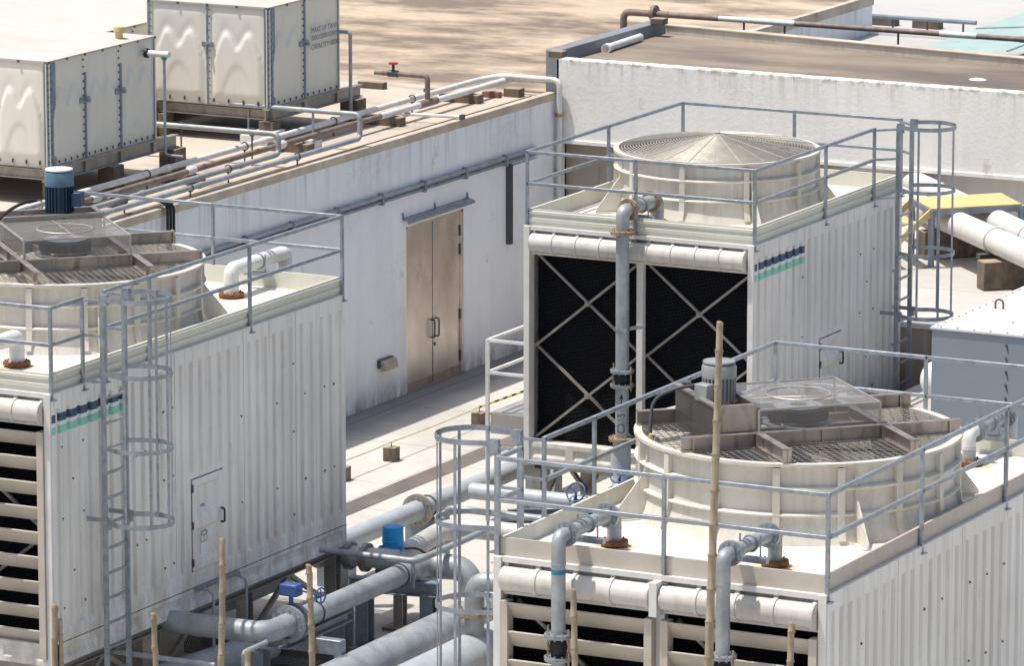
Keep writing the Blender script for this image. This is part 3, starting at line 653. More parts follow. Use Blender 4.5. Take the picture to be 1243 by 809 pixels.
guard_rail('galvanised guard rail around the roof of the foreground tower with the grey motor',
    [(CX1-.02, 50.95), (CX1-.02, 53.44), (CX1-.02, 55.84), (CX1-.02, 58.09), (-24.56, 58.09), (-26.5, 58.09), (-26.5, 55.7), (-26.5, 53.27), (-26.5, 52.04), (-26.5, 51.5), (-26.5, 50.95), (-24.52, 50.95)],
    [(0, 1), (1, 2), (2, 3), (3, 4), (4, 5), (5, 6), (6, 7), (7, 8), (9, 10), (10, 11), (11, 0)])
caged_ladder('galvanised caged ladder on the ribbed side of the tower with the dark blue motor', AX1+.24, 56.72, 57.24, 1, .12, 2.86, post=(56.69, 57.22))
caged_ladder('galvanised caged ladder at the far end of the tower with the silver cone guard', BX1+.24, 73.68, 74.18, 1, 1.0, 2.86, post=(73.42, 74.42))
caged_ladder('galvanised caged ladder bowing out in front of the pipes beside the foreground tower', CX0-.24, 51.5, 52.04, -1, .12, 2.86, depth=.86, post=(51.5, 52.04))
caged_ladder('galvanised ladder cage just behind the dark blue motor at the left edge', AX0-.24, 60.9, 61.4, -1, .12, 2.86, post=(60.8, 61.4))
# ------------------------------------------------------------ setting
XW, YR, ZL, ZG = -41.9, 82.76, 1.8, 2.52
struct(MB().quad((-600, -250, 0), (500, -250, 0), (500, 900, 0), (-600, 900, 0)).build('ground', 'ground', flat=True))
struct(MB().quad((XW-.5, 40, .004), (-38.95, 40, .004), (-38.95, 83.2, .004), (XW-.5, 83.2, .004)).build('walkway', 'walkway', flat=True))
struct(MB().quad((-38.9, 40, .006), (-38.48, 40, .006), (-38.48, 82, .006), (-38.9, 82, .006)).build('gutter', 'gutter', flat=True))
YE = at(1131, 453, z=ZL).y
mb = MB(); mb.box(-31.35, 20, 60.5, YE+.5, .01, ZL); struct(mb.build('plant_floor', 'plant_floor', flat=True))
mb = MB(); mb.box(-35.3, 20, YE+.2, 83.3, .01, ZG); struct(mb.build('upper_floor', 'plant_floor', flat=True))
t = thing('retaining_wall', 'dark stained retaining wall with a pale edge beside the far ladder', 'wall', (-32, YE, ZL))
MB().box(-35.3, 20, YE, YE+.199, .02, ZG-.06).build('wall_face', 'grimy_wall', t, flat=True); MB().box(-35.3, 20, YE-.03, YE+.25, ZG-.059, ZG+.02).build('coping', 'grey_wall', t, bevel=.01)
mb = MB(); mb.box(-41.88, 60, 88.9, 96.4, 2.9, 3.6); mb.box(-200, 60, 96.41, 300, 2.9, 3.6); struct(mb.build('lower_roof', 'roof_pale', flat=True))
# ------------------------------------------------------------ annex building
an = thing('annex_building', 'long low annex building with a pale wall, steel double doors and a sandy roof', 'building', (XW, 78, 0))
dy0, dy1, dz = 77.33, 79.33, 2.78
mb = MB(); fn = lambda u, v, d: (XW-d, u, v)
for a, b, c, d in ((40, dy0, 0, 4.27), (dy1, YR+.3, 0, 4.27), (dy0, dy1, dz, 4.27)): mb.quad((XW, a, c), (XW, b, c), (XW, b, d), (XW, a, d))
mb.quad((XW, dy0, 0), (XW-.1, dy0, 0), (XW-.1, dy0, dz), (XW, dy0, dz)); mb.quad((XW, dy1, 0), (XW-.1, dy1, 0), (XW-.1, dy1, dz), (XW, dy1, dz)); mb.quad((XW, dy0, dz), (XW-.1, dy0, dz), (XW-.1, dy1, dz), (XW, dy1, dz))
mb.quad((XW, 88.2, 0), (XW, 96.2, 0), (XW, 96.2, 4.3), (XW, 88.2, 4.3)); mb.quad((XW, 96.2, 0), (-90, 96.2, 0), (-90, 96.2, 4.3), (XW, 96.2, 4.3)); mb.quad((XW, 40, 0), (-90, 40, 0), (-90, 40, 4.2), (XW, 40, 4.2))
mb.build('wall', 'annex_wall', an, flat=True)
mb = MB(); mb.box(XW-.09, XW+.03, dy0, dy1, .006, .028); mb.build('threshold', 'dull_steel', an, flat=True)
mb = MB(); mb.quad((-47.5, 40, 4.2), (XW-.13, 40, 4.2), (XW-.13, 82.9, 4.2), (-47.5, 82.9, 4.2)); mb.build('roof', 'roof_sand', an, flat=True)
mb = MB(); mb.quad((-47.5, 82.9, 4.2), (XW-.13, 82.9, 4.2), (XW-.13, 96.2, 4.2), (-47.5, 96.2, 4.2)); mb.quad((-130, 78.5, 4.2), (-47.5, 78.5, 4.2), (-47.5, 150, 4.2), (-130, 150, 4.2)); mb.build('roof', 'roof_stained', an, flat=True)
mb = MB(); mb.quad((-130, 40, 4.2), (-47.5, 40, 4.2), (-47.5, 78.5, 4.2), (-130, 78.5, 4.2)); mb.build('roof', 'roof_pale', an, flat=True)
mb = MB(); mb.box(XW-.13, XW+.012, 40, YR-.05, 4.15, 4.285); mb.build('roof_kerb', 'kerb', an, bevel=.01)
mb = MB(); mb.box(XW-.13, XW+.012, 88.3, 96.25, 4.15, 4.33); mb.box(-47, XW-.132, 96.0, 96.25, 4.15, 4.34); mb.build('roof_kerb', 'kerb', an, flat=True)
mb = MB(); mb.bar((XW-.36, 62, 4.215), (XW-.36, 82.5, 4.215), .025, .02); mb.build('roof_cable', 'pipe_brown', an, flat=True)
mb = MB(); mb.bar((XW-.25, 62, 4.212), (XW-.24, 82.5, 4.212), .018, .018); mb.build('roof_cable', 'pipe_brown', an, flat=True)
# doors
ym = (dy0+dy1)/2
mb = MB()
for y in (dy0+.025, dy1-.025): mb.bar((XW-.05, y, 0), (XW-.05, y, dz), .05, .09)
mb.bar((XW-.05, dy0, dz-.02), (XW-.05, dy1, dz-.02), .09, .04); mb.build('door_frame', 'door_steel', an, flat=True)
MB().box(XW-.09, XW-.052, ym-.012, ym+.012, .03, dz-.05).build('door_gap', 'dark_hole', an, flat=True)
for k, (a, b) in enumerate(((dy0+.055, ym-.013), (ym+.013, dy1-.055))):
    d = MB().box(XW-.10, XW-.05, a, b, .03, dz-.05).build('door', 'door_steel', an, bevel=.006)
    mb = MB(); mb.box(XW-.049, XW-.046, a+.01, b-.01, .03, .14); mb.build('kick_plate', 'dull_steel', d, flat=True)
    hy = ym-.06 if k == 0 else ym+.09
    MB().tube(arc([(XW-.05, hy, .78), (XW+.02, hy, .78), (XW+.02, hy, 1.08), (XW-.05, hy, 1.08)], .03, 4), .014, 8).build('handle', 'bolt', d)
    for z in (.3, 1.0, 2.1, 2.42): MB().box(XW-.048, XW-.03, (dy0+.04) if k == 0 else (dy1-.07), (dy0+.07) if k == 0 else (dy1-.04), z-.09, z+.09).build('hinge', 'bolt', d, flat=True)
    if k: MB().box(XW-.049, XW-.035, ym+.045, ym+.075, .62, .68).build('lock', 'bolt', d, flat=True)
mb = MB(); mb.prism([(XW+.002, 77.18, 2.95), (XW+.13, 77.18, 2.90), (XW+.13, 77.18, 2.86), (XW+.115, 77.18, 2.86), (XW+.115, 77.18, 2.89), (XW+.002, 77.18, 2.93)], (0, 2.32, 0)); o = mb.build('door_canopy', 'galv', an, flat=True)
for y in (77.2, 78.3, 79.44): MB().bar((XW+.01, y, 3.04), (XW+.03, y, 2.9), .02, .02).build('canopy_bracket', 'steel_paint', o, flat=True)
t = thing('wall_light', 'small weathered bulkhead wall light beside the steel double doors', 'wall light', (XW, 76.37, .7))
p = at(466, 441, x=XW); MB().box(XW, XW+.07, p.y-.24, p.y+.24, p.z-.05, p.z+.09).build('housing', 'bolt', t, bevel=.02)
mb = MB(); mb.prism([(XW+.06, p.y-.22, p.z-.09), (XW+.16, p.y-.22, p.z-.09), (XW+.13, p.y-.22, p.z+.06), (XW+.06, p.y-.22, p.z+.08)], (0, .44, 0)); mb.build('lens', 'lamp_lens', t, bevel=.015)
t = thing('wall_conduit', 'twin grey conduits running along the annex wall above the doors', 'conduit', (XW, 70, 3.4))
MB().tube([(XW+.05, 55, 3.43), (XW+.05, 81.9, 3.43)], .035, 10).build('conduit', 'galv_pipe', t); MB().tube([(XW+.045, 55, 3.34), (XW+.045, 81.9, 3.34)], .03, 10).build('conduit', 'steel_paint', t)
for i in range(16): y = 59+i*1.45; MB().box(XW+.001, XW+.095, y-.03, y+.03, 3.29, 3.48).build('clip', 'steel_paint', t, flat=True)
t = thing('cable_trunking', 'dark vertical trunking and grey panel fixed to the annex wall near the corner', 'trunking', (XW, 80.9, 2))
MB().box(XW+.001, XW+.09, 80.86, 80.95, 1.93, 3.3).build('trunking', 'bolt', t, flat=True)
MB().box(XW+.001, XW+.06, 80.97, 82.0, 1.95, 3.26).build('cover_panel', 'annex_wall', t, bevel=.01)
# ------------------------------------------------------------ rear building
rb = thing('rear_building', 'taller rear building with a rough whitewashed front and a dark flat roof', 'building', (XW, YR, 0))
mb = MB(); mb.box(XW-.02, 30, YR, YR+.22, 3.42, 4.86); mb.build('front_wall', 'rear_wall', rb, bevel=.02)
mb = MB(); mb.box(XW-.05, 30, YR-.03, YR-.001, 3.40, 3.46); mb.build('drip_edge', 'rear_wall', rb, flat=True)
mb = MB(); mb.box(XW+.002, -36.6, YR+.35, YR+.5, 0, 3.5); mb.build('lower_wall', 'grimy_wall', rb, flat=True)
mb = MB(); mb.box(-36.59, 30, YR+.36, YR+.5, 0, 3.5); mb.build('lower_wall', 'grey_wall', rb, flat=True)
mb = MB(); mb.quad((XW-.1, YR+.2, 4.78), (30, YR+.2, 4.78), (30, 86.0+5.5, 4.78), (XW-.1, 86.8, 4.78)); mb.build('roof', 'roof_dark', rb, flat=True)
mb = MB(); mb.quad((XW-.1, YR+.24, 3.5), (30, YR+.24, 3.5), (30, 86, 3.5), (XW-.1, 86, 3.5)); mb.build('soffit', 'grey_wall', rb, flat=True)
mb = MB(); mb.box(XW-.22, XW+.05, YR+.0, 87.0, 4.2, 5.0); mb.build('roof_upstand', 'upstand', rb, bevel=.015)
a, b = at(808, 33, z=4.9), at(1243, 74, z=4.9); d = (b-a).normalized(); n = V(-d.y, d.x, 0); b = a+d*40
mb = MB(); q = [a, b, b+n*.18, a+n*.18]; mb.hexa([V(p.x, p.y, 3) for p in q]+[V(p.x, p.y, 4.93) for p in q]); mb.build('back_parapet', 'parapet_wall', rb, flat=True)
mb = MB(); q = [a-n*.02, b-n*.02, b+n*.2, a+n*.2]; mb.hexa([V(p.x, p.y, 4.931) for p in q]+[V(p.x, p.y, 4.95) for p in q]); mb.build('coping', 'kerb', rb, flat=True)
bl = 'weathered concrete block on the dark upstand at the '
for (px, py), w in (((677, 69), 'near end by the wall corner'), ((800, 29), 'far end below the roof pipe')):
    p = at(px, py, z=5.002); o = MB().box(p.x-.13, p.x+.13, p.y-.1, p.y+.1, 5.002, 5.11).build('concrete_block', 'block', None, bevel=.01); tag(o, bl+w, 'block')
t = thing('loose_pipe', 'white capped pipe offcut lying on the dark rear roof', 'pipe', at(735, 60, z=4.85))
MB().tube([at(735, 59, z=4.85), at(777, 45, z=4.85)], .07, 12).build('pipe', 'pipe_white', t); MB().cyl(at(735, 59, z=4.85), at(738, 58, z=4.85), .085).build('collar', 'white_paint', t)
o = MB().sphere(at(1187, 97, z=4.79), .1, 8, (1.6, 1, .35)).build('paper_scrap', 'white_paint'); tag(o, 'small white scrap lying on the dark rear roof', 'scrap')
# dark water stain duct on the far roof pipe
t = thing('roof_pipe', 'brown and white wrapped pipe crossing behind the dark rear roof', 'pipe', at(757, 14, y=88.3))
p0 = at(757, 14, y=88.3); zc = p0.z; x0 = p0.x
MB().tube(arc([(x0, 88.3, 4.2), (x0, 88.3, zc), (x0+.9, 88.3, zc)], .14), .065, 12).build('elbow', 'pipe_brown', t)
xs = [.9, 1.9, 2.6, 3.4, 6.2, 6.9, 7.7, 8.2, 9.7, 10.5, 13, 14, 22]
for i, (a, b) in enumerate(zip(xs, xs[1:])): MB().tube([(x0+a, 88.3, zc), (x0+b, 88.3, zc)], .05 if i % 2 else .056, 12).build('pipe_run', 'pipe_white' if i in (1, 2, 4, 8) else 'pipe_brown', t)
MB().flange((x0+.62, 88.3, zc), (1, 0, 0), .16, .03).build('flange', 'pipe_brown', t)
for a in (2.4, 3.2, 5.4, 8, 11): MB().bar((x0+a, 88.3, 3.6), (x0+a, 88.3, zc-.05), .03).build('stand', 'bolt', t, flat=True)
# far lower roof
t = thing('far_roof_pipe', 'thin blue grey pipe on blocks on the far pale roof', 'pipe', at(1033, 17, z=3.85))
a, b = at(1030, 17, z=3.85), at(1185, 27.5, z=3.85); MB().tube([a, b], .045, 10).build('pipe_run', 'steel_paint', t)
for k in (.1, .35, .62, .9): p = a.lerp(b, k); MB().bar((p.x, p.y, 3.6), (p.x, p.y, 3.82), .03).build('stand', 'bolt', t, flat=True)
for (px, py), w in (((1073, 30), 'left'), ((1126, 34), 'right')):
    p = at(px, py, z=3.6); o = MB().box(p.x-.28, p.x+.28, p.y-.12, p.y+.12, 3.6, 3.75).build('concrete_block', 'block', None, bevel=.01); tag(o, f'{w} one of two dark blocks under the thin pipe on the far pale roof', 'block')
o = MB().box(at(1033, 38, z=3.6).x, at(1190, 52, z=3.6).x, at(1033, 40, z=3.6).y, at(1033, 40, z=3.6).y+.5, 3.6, 3.68).build('roof_kerb_strip', 'white_paint', None, bevel=.01); tag(o, 'long white strip lying on the far pale roof behind the brown pipe', 'strip')
t = thing('glass_roof', 'sloping pale green glass roof at the top right corner', 'roof', at(1130, 62, z=3.62))
P = [at(1120, 62, z=3.62), at(1243, 76, z=3.62), None, None]; ax = V(0, 1, 0)
p = at(1136, 53, z=4.3); p.y -= 1.5; q = p+V(-.3, 11, .0); d = V(1, 0, .09)
E0 = [p, p+d*14, q+d*14, q]
MB().quad(*E0).build('glazing', 'green_glass', t, flat=True)
for k in range(1, 7): a, b = E0[0].lerp(E0[1], k/7), E0[3].lerp(E0[2], k/7); MB().bar(a+V(0, 0, .01), b+V(0, 0, .01), .035, .02).build('glazing_bar', 'galv', t, flat=True)
for k in (.33, .66): a, b = E0[0].lerp(E0[3], k), E0[1].lerp(E0[2], k); MB().bar(a+V(0, 0, .01), b+V(0, 0, .01), .035, .02).build('glazing_bar', 'galv', t, flat=True)
# ------------------------------------------------------------ water tanks on the annex roof
def tank_panel(mb, o, U, H, N, w, h):
    """pressed panel: a pillow with a scalloped top edge and an arched hollow below"""
    ss = lambda t: max(0, min(1, t))**2*(3-2*max(0, min(1, t))); n, m = 26, 34; vs = []
    for j in range(m+1):
        v = j/m
        for i in range(n+1):
            u = i/n; du = abs(u-.5)
            vt = .76-.17*math.exp(-(du/.115)**2)-3.0*max(0, du-.22)**1.5; vb = .36-3.4*du**2
            hh = ss((vt-v)/.035) * ((.72+.28*ss((v-vb)/.07)) if du < .36 else 1); hh = .042*hh*ss(u/.12)*ss((1-u)/.12)*ss(v/.10)
            hh += .02*ss((v-vt-.02)/.12)*ss((1-v)/.08)*ss(u/.1)*ss((1-u)/.1)*.5
            vs.append(o+U*(u*w)+H*(v*h)+N*hh)
    mb.add(vs, [(j*(n+1)+i, j*(n+1)+i+1, (j+1)*(n+1)+i+1, (j+1)*(n+1)+i) for j in range(m) for i in range(n)])
def tank(label, x0, x1, y0, y1, z0, z1, nx, ny, extra=(0, 0), lidseams=True):
    t = thing('water_tank', label, 'water tank', (x1, y0, z0)); H = V(0, 0, 1)
    wx, wy = (x1-x0)/nx, (y1-y0)/ny
    for i in range(nx):
        mb = MB(); tank_panel(mb, V(x0+i*wx+.05, y0, z0+.04), V(1, 0, 0), H, V(0, -1, 0), wx-.1, z1-z0-.08); mb.build('tank_panel', 'tank_grp', t, sharp=80)
    for i in range(ny):
        mb = MB(); tank_panel(mb, V(x1, y0+i*wy+.05, z0+.04), V(0, 1, 0), H, V(1, 0, 0), wy-.1, z1-z0-.08); mb.build('tank_panel', 'tank_grp', t, sharp=80)
    tb = MB(); tb.box(x0, x1-.003, y0+.003, y1, z0, z1)
    for i in range(nx+1):
        x = x0+i*wx; mb = MB(); mb.box(x-.05, x+.05, y0-.012, y0+.002, z0+.01, z1-.01)
        mb.build('flange_strip', 'tank_grp', t, flat=True)
        mb = MB(); mb.box(x-.028, x+.0, y0-.03, y0-.012, z0+.01, z1-.01); mb.cur = 1
        for k in range(14): z = z0+.08+(z1-z0-.16)*k/13; mb.cyl((x+.03, y0-.012, z), (x+.03, y0-.03, z), .010, n=6)
        mb.build('joint_bar', ['galv', 'bolt'], t, flat=True)
    for i in range(ny+1):
        y = y0+i*wy; mb = MB(); mb.box(x1-.002, x1+.012, y-.055, y+.055, z0+.01, z1-.01); mb.build('flange_strip', 'tank_grp', t, flat=True)
        if i in (0, ny): continue
        mb = MB(); mb.box(x1+.012, x1+.03, y, y+.045, z0+.01, z1-(.28 if ny > 2 else .02)); mb.cur = 1
        for k in range(14): z = z0+.08+(z1-z0-.16)*k/13; mb.cyl((x1+.012, y-.03, z), (x1+.03, y-.03, z), .014, n=6)
        mb.build('joint_bar', ['steel_paint', 'bolt'], t, flat=True)
        zz = z0+.56*(z1-z0); mb = MB(); mb.box(x1+.012, x1+.045, y-.12, y+.12, zz-.04, zz+.04); mb.cyl((x1+.04, y, zz), (x1+.12, y, zz), .03, n=8); mb.cyl((x1+.012, y-.14, zz), (x1+.05, y-.14, zz), .035, n=8); mb.build('tie_bracket', 'galv', t, flat=True)
    for i in range(1, nx):
        x = x0+i*wx; zz = z0+.6*(z1-z0); mb = MB(); mb.box(x-.1, x+.1, y0-.05, y0-.012, zz-.04, zz+.04); mb.cyl((x, y0-.05, zz), (x, y0-.11, zz), .03, n=8); mb.build('tie_bracket', 'galv', t, flat=True)
    mb = MB(); mb.box(x1-.05, x1+.03, y0-.03, y0+.19, z0+.0, z1-.015); mb.cur = 1
    for k in range(14): z = z0+.08+(z1-z0-.16)*k/13; mb.cyl((x1+.03, y0+.08, z), (x1+.045, y0+.08, z), .022, n=6)
    mb.build('corner_angle', ['steel_paint', 'galv'], t, flat=True)
    mb = MB(); mb.box(x1-.02, x1+.02, y1-.03, y1+.01, z0, z1-.02); mb.build('corner_angle', 'steel_paint', t, flat=True)
    mb = tb; mb.cur = 1
    for k in range(nx*4): mb.cyl((x0+.1+k*(x1-x0)/(nx*4), y0-.02, z0+.03), (x0+.1+k*(x1-x0)/(nx*4), y0-.02, z0+.09), .014, n=6)
    for k in range(ny*6): mb.cyl((x1+.03, y0+.1+k*(y1-y0)/(ny*6), z0+.03), (x1+.03, y0+.1+k*(y1-y0)/(ny*6), z0+.075), .013, n=6)
    mb.build('tank_body', ['tank_grp', 'bolt'], t, flat=True)
    lid = MB(); nxl, nyl = nx, ny; seg = 1
    for i in range(nx):
        for j in range(ny):
            a, b, c, d = x0-.03+i*(x1-x0+.06)/nx, x0-.03+(i+1)*(x1-x0+.06)/nx, y0-.03+j*(y1-y0+.06)/ny, y0-.03+(j+1)*(y1-y0+.06)/ny
            m_ = V((a+b)/2, (c+d)/2, z1+.05); K = [V(a, c, z1+.02), V(b, c, z1+.02), V(b, d, z1+.02), V(a, d, z1+.02)]
            lid.add(K+[m_], [(0,1,4), (1,2,4), (2,3,4), (3,0,4)])
    lid.box(x0-.03, x1+.03, y0-.03, y1+.03, z1-.006, z1+.018); L = lid.build('lid', 'tank_lid', t, flat=True)
    mb = MB()
    for k in range(nx*2+1): x = x0+k*(x1-x0)/(nx*2); mb.box(x-.02, x+.02, y0-.045, y0-.031, z1-.02, z1+.012)
    for k in range(ny*2+1): y = y0+k*(y1-y0)/(ny*2); mb.box(x1+.031, x1+.045, y-.02, y+.02, z1-.02, z1+.012)
    mb.build('lid_clips', 'bolt', t, flat=True)
    f = MB()
    ex, ey = extra
    f.box(x0-.1, x1+.1, y0-.02, y0+.1, z0-.05, z0-.035); f.box(x0-.1, x1+.1, y0-.02, y0+.1, z0-.2, z0-.185); f.box(x0-.1, x1+.1, y0+.03, y0+.045, z0-.185, z0-.05)
    for x in (x1, x0+.1): f.box(x-.06, x+.06, y0-.1, y1+ey, z0-.035, z0-.02); f.box(x-.06, x+.06, y0-.1, y1+ey, z0-.22, z0-.205); f.box(x-.01, x+.01, y0-.1, y1+ey, z0-.205, z0-.035)
    f.box(x0-.02, x1+.06, y0-.04, y1+.03, z0-.018, z0); f.box(x0-.1, x1+.05, y1-.1, y1+.0, z0-.2, z0-.035)
    for k in range(1, ny): f.box(x1+.01, x1+.055, y0+k*wy-.05, y0+k*wy+.05, z0-.2, z0-.036)
    f.build('base_frame', 'steel_weathered', t, flat=True)
    return t
T1 = tank('cream panel water tank with a yellow vent, nearest on the annex roof', -48.58, -43.75, 69.4, 72.5, 4.8, 6.40, 5, 3, (0, .65))
T2 = tank('cream panel water tank with stencilled capacity text beside the stained roof', -45.93, -43.72, 76.02, 78.33, 4.8, 6.42, 2, 2, (0, .75))
xq = at(136, 36, z=6.0).x; T3 = tank('pale lidded water tank mostly hidden behind the nearest tank', xq-7, xq, 73.2, 81.5, 4.8, 5.98, 5, 6)
MB().tube([V(-43.75, 72.2, 0)+V(-.25, -.3, 6.42), V(-43.75, 72.2, 0)+V(-.25, -.3, 6.55)], [.06, .06], 14).build('vent', 'yellow_cap', T1); MB().cyl((-44.0, 71.9, 6.55), (-44.0, 71.9, 6.62), .09, .085).build('vent_cap', 'yellow_cap', T1)
for i, (s_, zz) in enumerate((('MAKE UP TANK', 5.90), ('2000X2000X2000', 5.77), ('CAPACITY=8000L', 5.62))):
    text_mesh(s_, .125 if i != 1 else .115, (-43.72+.075, 77.26+.06, zz), (0, 1, 0), (0, 0, 1), 'ink_grey', T2)
t = thing('overflow_pipe', 'white stub outlet with green valve and thin drop pipe on the nearest tank', 'pipe', (-43.72, 71.9, 6.1))
p = at(175, 64, x=-43.7); q = at(199, 66, y=p.y); MB().tube([p, p+V(.45, 0, 0)], .05, 14).build('stub', 'pipe_white', t); MB().flange(p+V(.05, 0, 0), (1, 0, 0), .075, .02, 6).build('flange', 'black_plastic', t)
e = p+V(.36, 0, 0); MB().sphere(e-V(0, 0, .05), .05, 8).build('valve', 'teal_plastic', t); MB().tube(arc([e, e-V(0, 0, p.z-4.62), e+V(.32, .0, -(p.z-4.62))], .08), .022, 10).build('drop_pipe', 'galv_pipe', t)
# piers under the tanks
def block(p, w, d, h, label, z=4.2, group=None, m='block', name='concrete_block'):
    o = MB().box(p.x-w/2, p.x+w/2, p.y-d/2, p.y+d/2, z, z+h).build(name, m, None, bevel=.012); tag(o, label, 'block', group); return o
zt = 4.575
block(V(-43.75, 73.05, 0), .3, .34, zt-4.2, 'stained concrete pier under the free beam end of the nearest tank')
block(V(-43.75, 69.6, 0), .3, .3, zt-4.2, 'concrete pier under the near corner of the nearest tank'); block(V(-43.75, 71.2, 0), .3, .3, zt-4.2, 'concrete pier midway under the nearest tank')
block(V(-43.72, 76.05, 0), .4, .34, .24, 'pale concrete pier under the near corner of the stencilled tank', m='grey_wall'); MB_ = MB().box(-43.86, -43.6, 75.95, 76.2, 4.442, 4.578).build('packing_block', 'block'); tag(MB_, 'brown packing block on the pale pier under the stencilled tank', 'block')
block(V(-43.72, 78.85, 0), .34, .3, zt-4.2, 'stepped concrete pier under the far beam end of the stencilled tank')
block(V(-45.8, 76.1, 0), .34, .3, zt-4.2, 'shaded concrete pier under the left corner of the stencilled tank')
# ------------------------------------------------------------ roof pipes
ZP = 4.42
def rp(px, py): return at(px, py, z=ZP)
def stands(t, pts, r, z0=4.2):
    for p in pts: MB().bar((p.x, p.y, z0), (p.x, p.y, p.z-r+.01), .02, .02).build('stand', 'bolt', t, flat=True); MB().tube([V(p.x+(r+.008)*cos(a*pi/8), p.y, p.z+(r+.008)*sin(a*pi/8)) for a in range(16)], .01, 5, closed=True).build('clamp', 'bolt', t)
xa = rp(410, 176).x; yb = rp(436, 168).y
t = thing('roof_water_pipe', 'grey pipe nearest the roof edge that rises and turns to the stencilled tank', 'pipe', (xa, yb, 4.2))
MB().tube(arc([(xa, 60, ZP), (xa, yb, ZP), (xa, yb, ZP+.39), (-44.45, yb, ZP+.39), (-44.45, yb+.25, ZP+.39)], .11), .042, 12).build('pipe_run', 'galv_pipe', t)
for p in ((xa, yb-.2, ZP), (xa, yb, ZP+.18)): pass
for y in (62.5, 65.3, 68.2, 71, 73.6): MB().cyl((xa, y-.06, ZP), (xa, y+.06, ZP), .052, n=14).build('coupling', 'galv_pipe', t)
stands(t, [V(xa, y, ZP) for y in (64, 67.4, 70.7, 74)], .05)
for x in (-44.1, -42.9): MB().bar((x, yb, 4.34), (x, yb, ZP+.35), .03).build('stand', 'galv', t, flat=True); MB().box(x-.11, x+.11, yb-.1, yb+.1, 4.2, 4.34).build('foot', 'pipe_white', t, bevel=.01)
v = MB(); v.cyl((-44.45, yb+.2, ZP+.39), (-44.45, yb+.34, ZP+.39), .07); v.cyl((-44.45, yb+.27, ZP+.4), (-44.45, yb+.27, ZP+.56), .025); v.build('valve', 'bolt', t)
MB().cyl((-44.45, yb+.27, ZP+.57), (-44.45, yb+.27, ZP+.6), .07).build('handwheel', 'red_paint', t)
xb = rp(260, 210).x; yc = rp(334, 187).y
t = thing('roof_water_pipe', 'blue grey pipe that rises and turns behind the nearest tank', 'pipe', (xb, yc, 4.2))
MB().tube(arc([(xb, 58, ZP), (xb, yc, ZP), (xb, yc, ZP+.32), (-46, yc, ZP+.32)], .11), .045, 12).build('pipe_run', 'galv_pipe', t)
for y in (61, 64.2, 67.1, 69.9, 72.9): MB().cyl((xb, y-.06, ZP), (xb, y+.06, ZP), .055, n=14).build('coupling', 'galv_pipe', t)
stands(t, [V(xb, y, ZP) for y in (63, 66.3, 69.4, 72.5)]+[V(-44.2, yc, ZP+.32), V(-42.9, yc, ZP+.32)], .055)
xc = rp(410, 156).x; yk = rp(679, 97).y
t = thing('roof_water_pipe', 'brown pipe with white taped joints, its far half painted white', 'pipe', (xc, 76, 4.2))
y1_ = rp(458, 141).y; y2_ = rp(622, 95).y
MB().tube([(xc, 58, ZP), (xc, y1_, ZP)], .046, 12).build('pipe_run', 'pipe_brown', t); MB().tube(arc([(xc, y1_, ZP), (xc, y2_, ZP), (XW+.12, y2_+.1, ZP)], .12), .055, 12).build('pipe_run', 'pipe_white', t)
for y in (66.5, 69.3, 72.1, 74.9): MB().sphere((xc, y, ZP), .07, 8, (1, 2.6, 1)).build('taped_joint', 'pipe_white', t)
tq = rp(510, 124); MB().tube([(xc, tq.y-.3, ZP), (xc, tq.y+.3, ZP)], .068, 12).build('tee', 'pipe_brown', t); 
MB().tube(arc([(xc, tq.y, ZP), (xc, tq.y, ZP+.45), (xc-1.0, tq.y, ZP+.45)], .08), .045, 10).build('branch', 'pipe_brown', t)
MB().tube([(xc-1.0, tq.y, ZP+.45), (-43.7, tq.y, ZP+.45)], .045, 10).build('branch', 'galv_pipe', t)
p = V(xc-.65, tq.y, ZP+.45); mb = MB(); mb.cyl(p-V(.09, 0, 0), p+V(.09, 0, 0), .06); mb.cyl(p, p+V(0, 0, .16), .025); mb.build('valve', 'bolt', t); MB().cyl(p+V(0, 0, .16), p+V(0, 0, .19), .08).build('handwheel', 'red_paint', t)
xd = rp(410, 147).x; y3_ = rp(600, 90).y
t = thing('roof_water_pipe', 'white pipe farthest from the roof edge, dropping down the wall corner', 'pipe', (xd, 76, 4.2))
yk = YR-.08
MB().tube(arc([(xd, 58, ZP+.02), (xd, yk-.25, ZP+.02), (xd+.3, yk-.02, ZP+.08), (XW+.1, yk-.02, ZP+.08), (XW+.1, yk-.02, .2)], .14), .05, 12).build('pipe_run', 'pipe_white', t)
for y in (63, 66, 69, 72, 75, 78, 80.6): MB().cyl((xd, y-.07, ZP+.02), (xd, y+.07, ZP+.02), .06, n=14).build('coupling', 'pipe_white', t)
for z in (3.9, 2.9): MB().cyl((XW+.1, yk-.02, z-.03), (XW+.1, yk-.02, z+.03), .075, n=14).build('coupling', 'rusty_flange', t)
stands(t, [V(xd, y, ZP+.02) for y in (65, 68.3, 71.4, 74.4, 77.3, 80)], .058)
G = 'concrete blocks carrying the pipes on the annex roof'
for i, ((px, py), w) in enumerate((((240, 224), 'nearest the blue grey pipe elbow'), ((380, 186), 'below the brown pipe beside the grey riser'), ((485, 153), 'below the pipe tee'), ((576, 125), 'third from the rear wall corner'), ((624, 117), 'nearest the rear wall corner'), ((150, 252), 'just right of the motor'))):
    p = at(px, py, z=4.2); block(V((xc+xd)/2-.02 if i not in (4,) else p.x, p.y, 0), .75 if i not in (4,) else .3, .22, .15, f'brown concrete block under the roof pipes, {w}', 4.2, G)
block(at(452, 107, z=4.2), .5, .16, .12, 'rough stone block lying behind the branch pipe'); block(at(527, 112, z=4.2), .35, .15, .07, 'flat reddish stone beside the white roof pipe'); block(at(597, 118, z=4.2), .32, .14, .1, 'red brick pieces between two pipe blocks', m='brick')
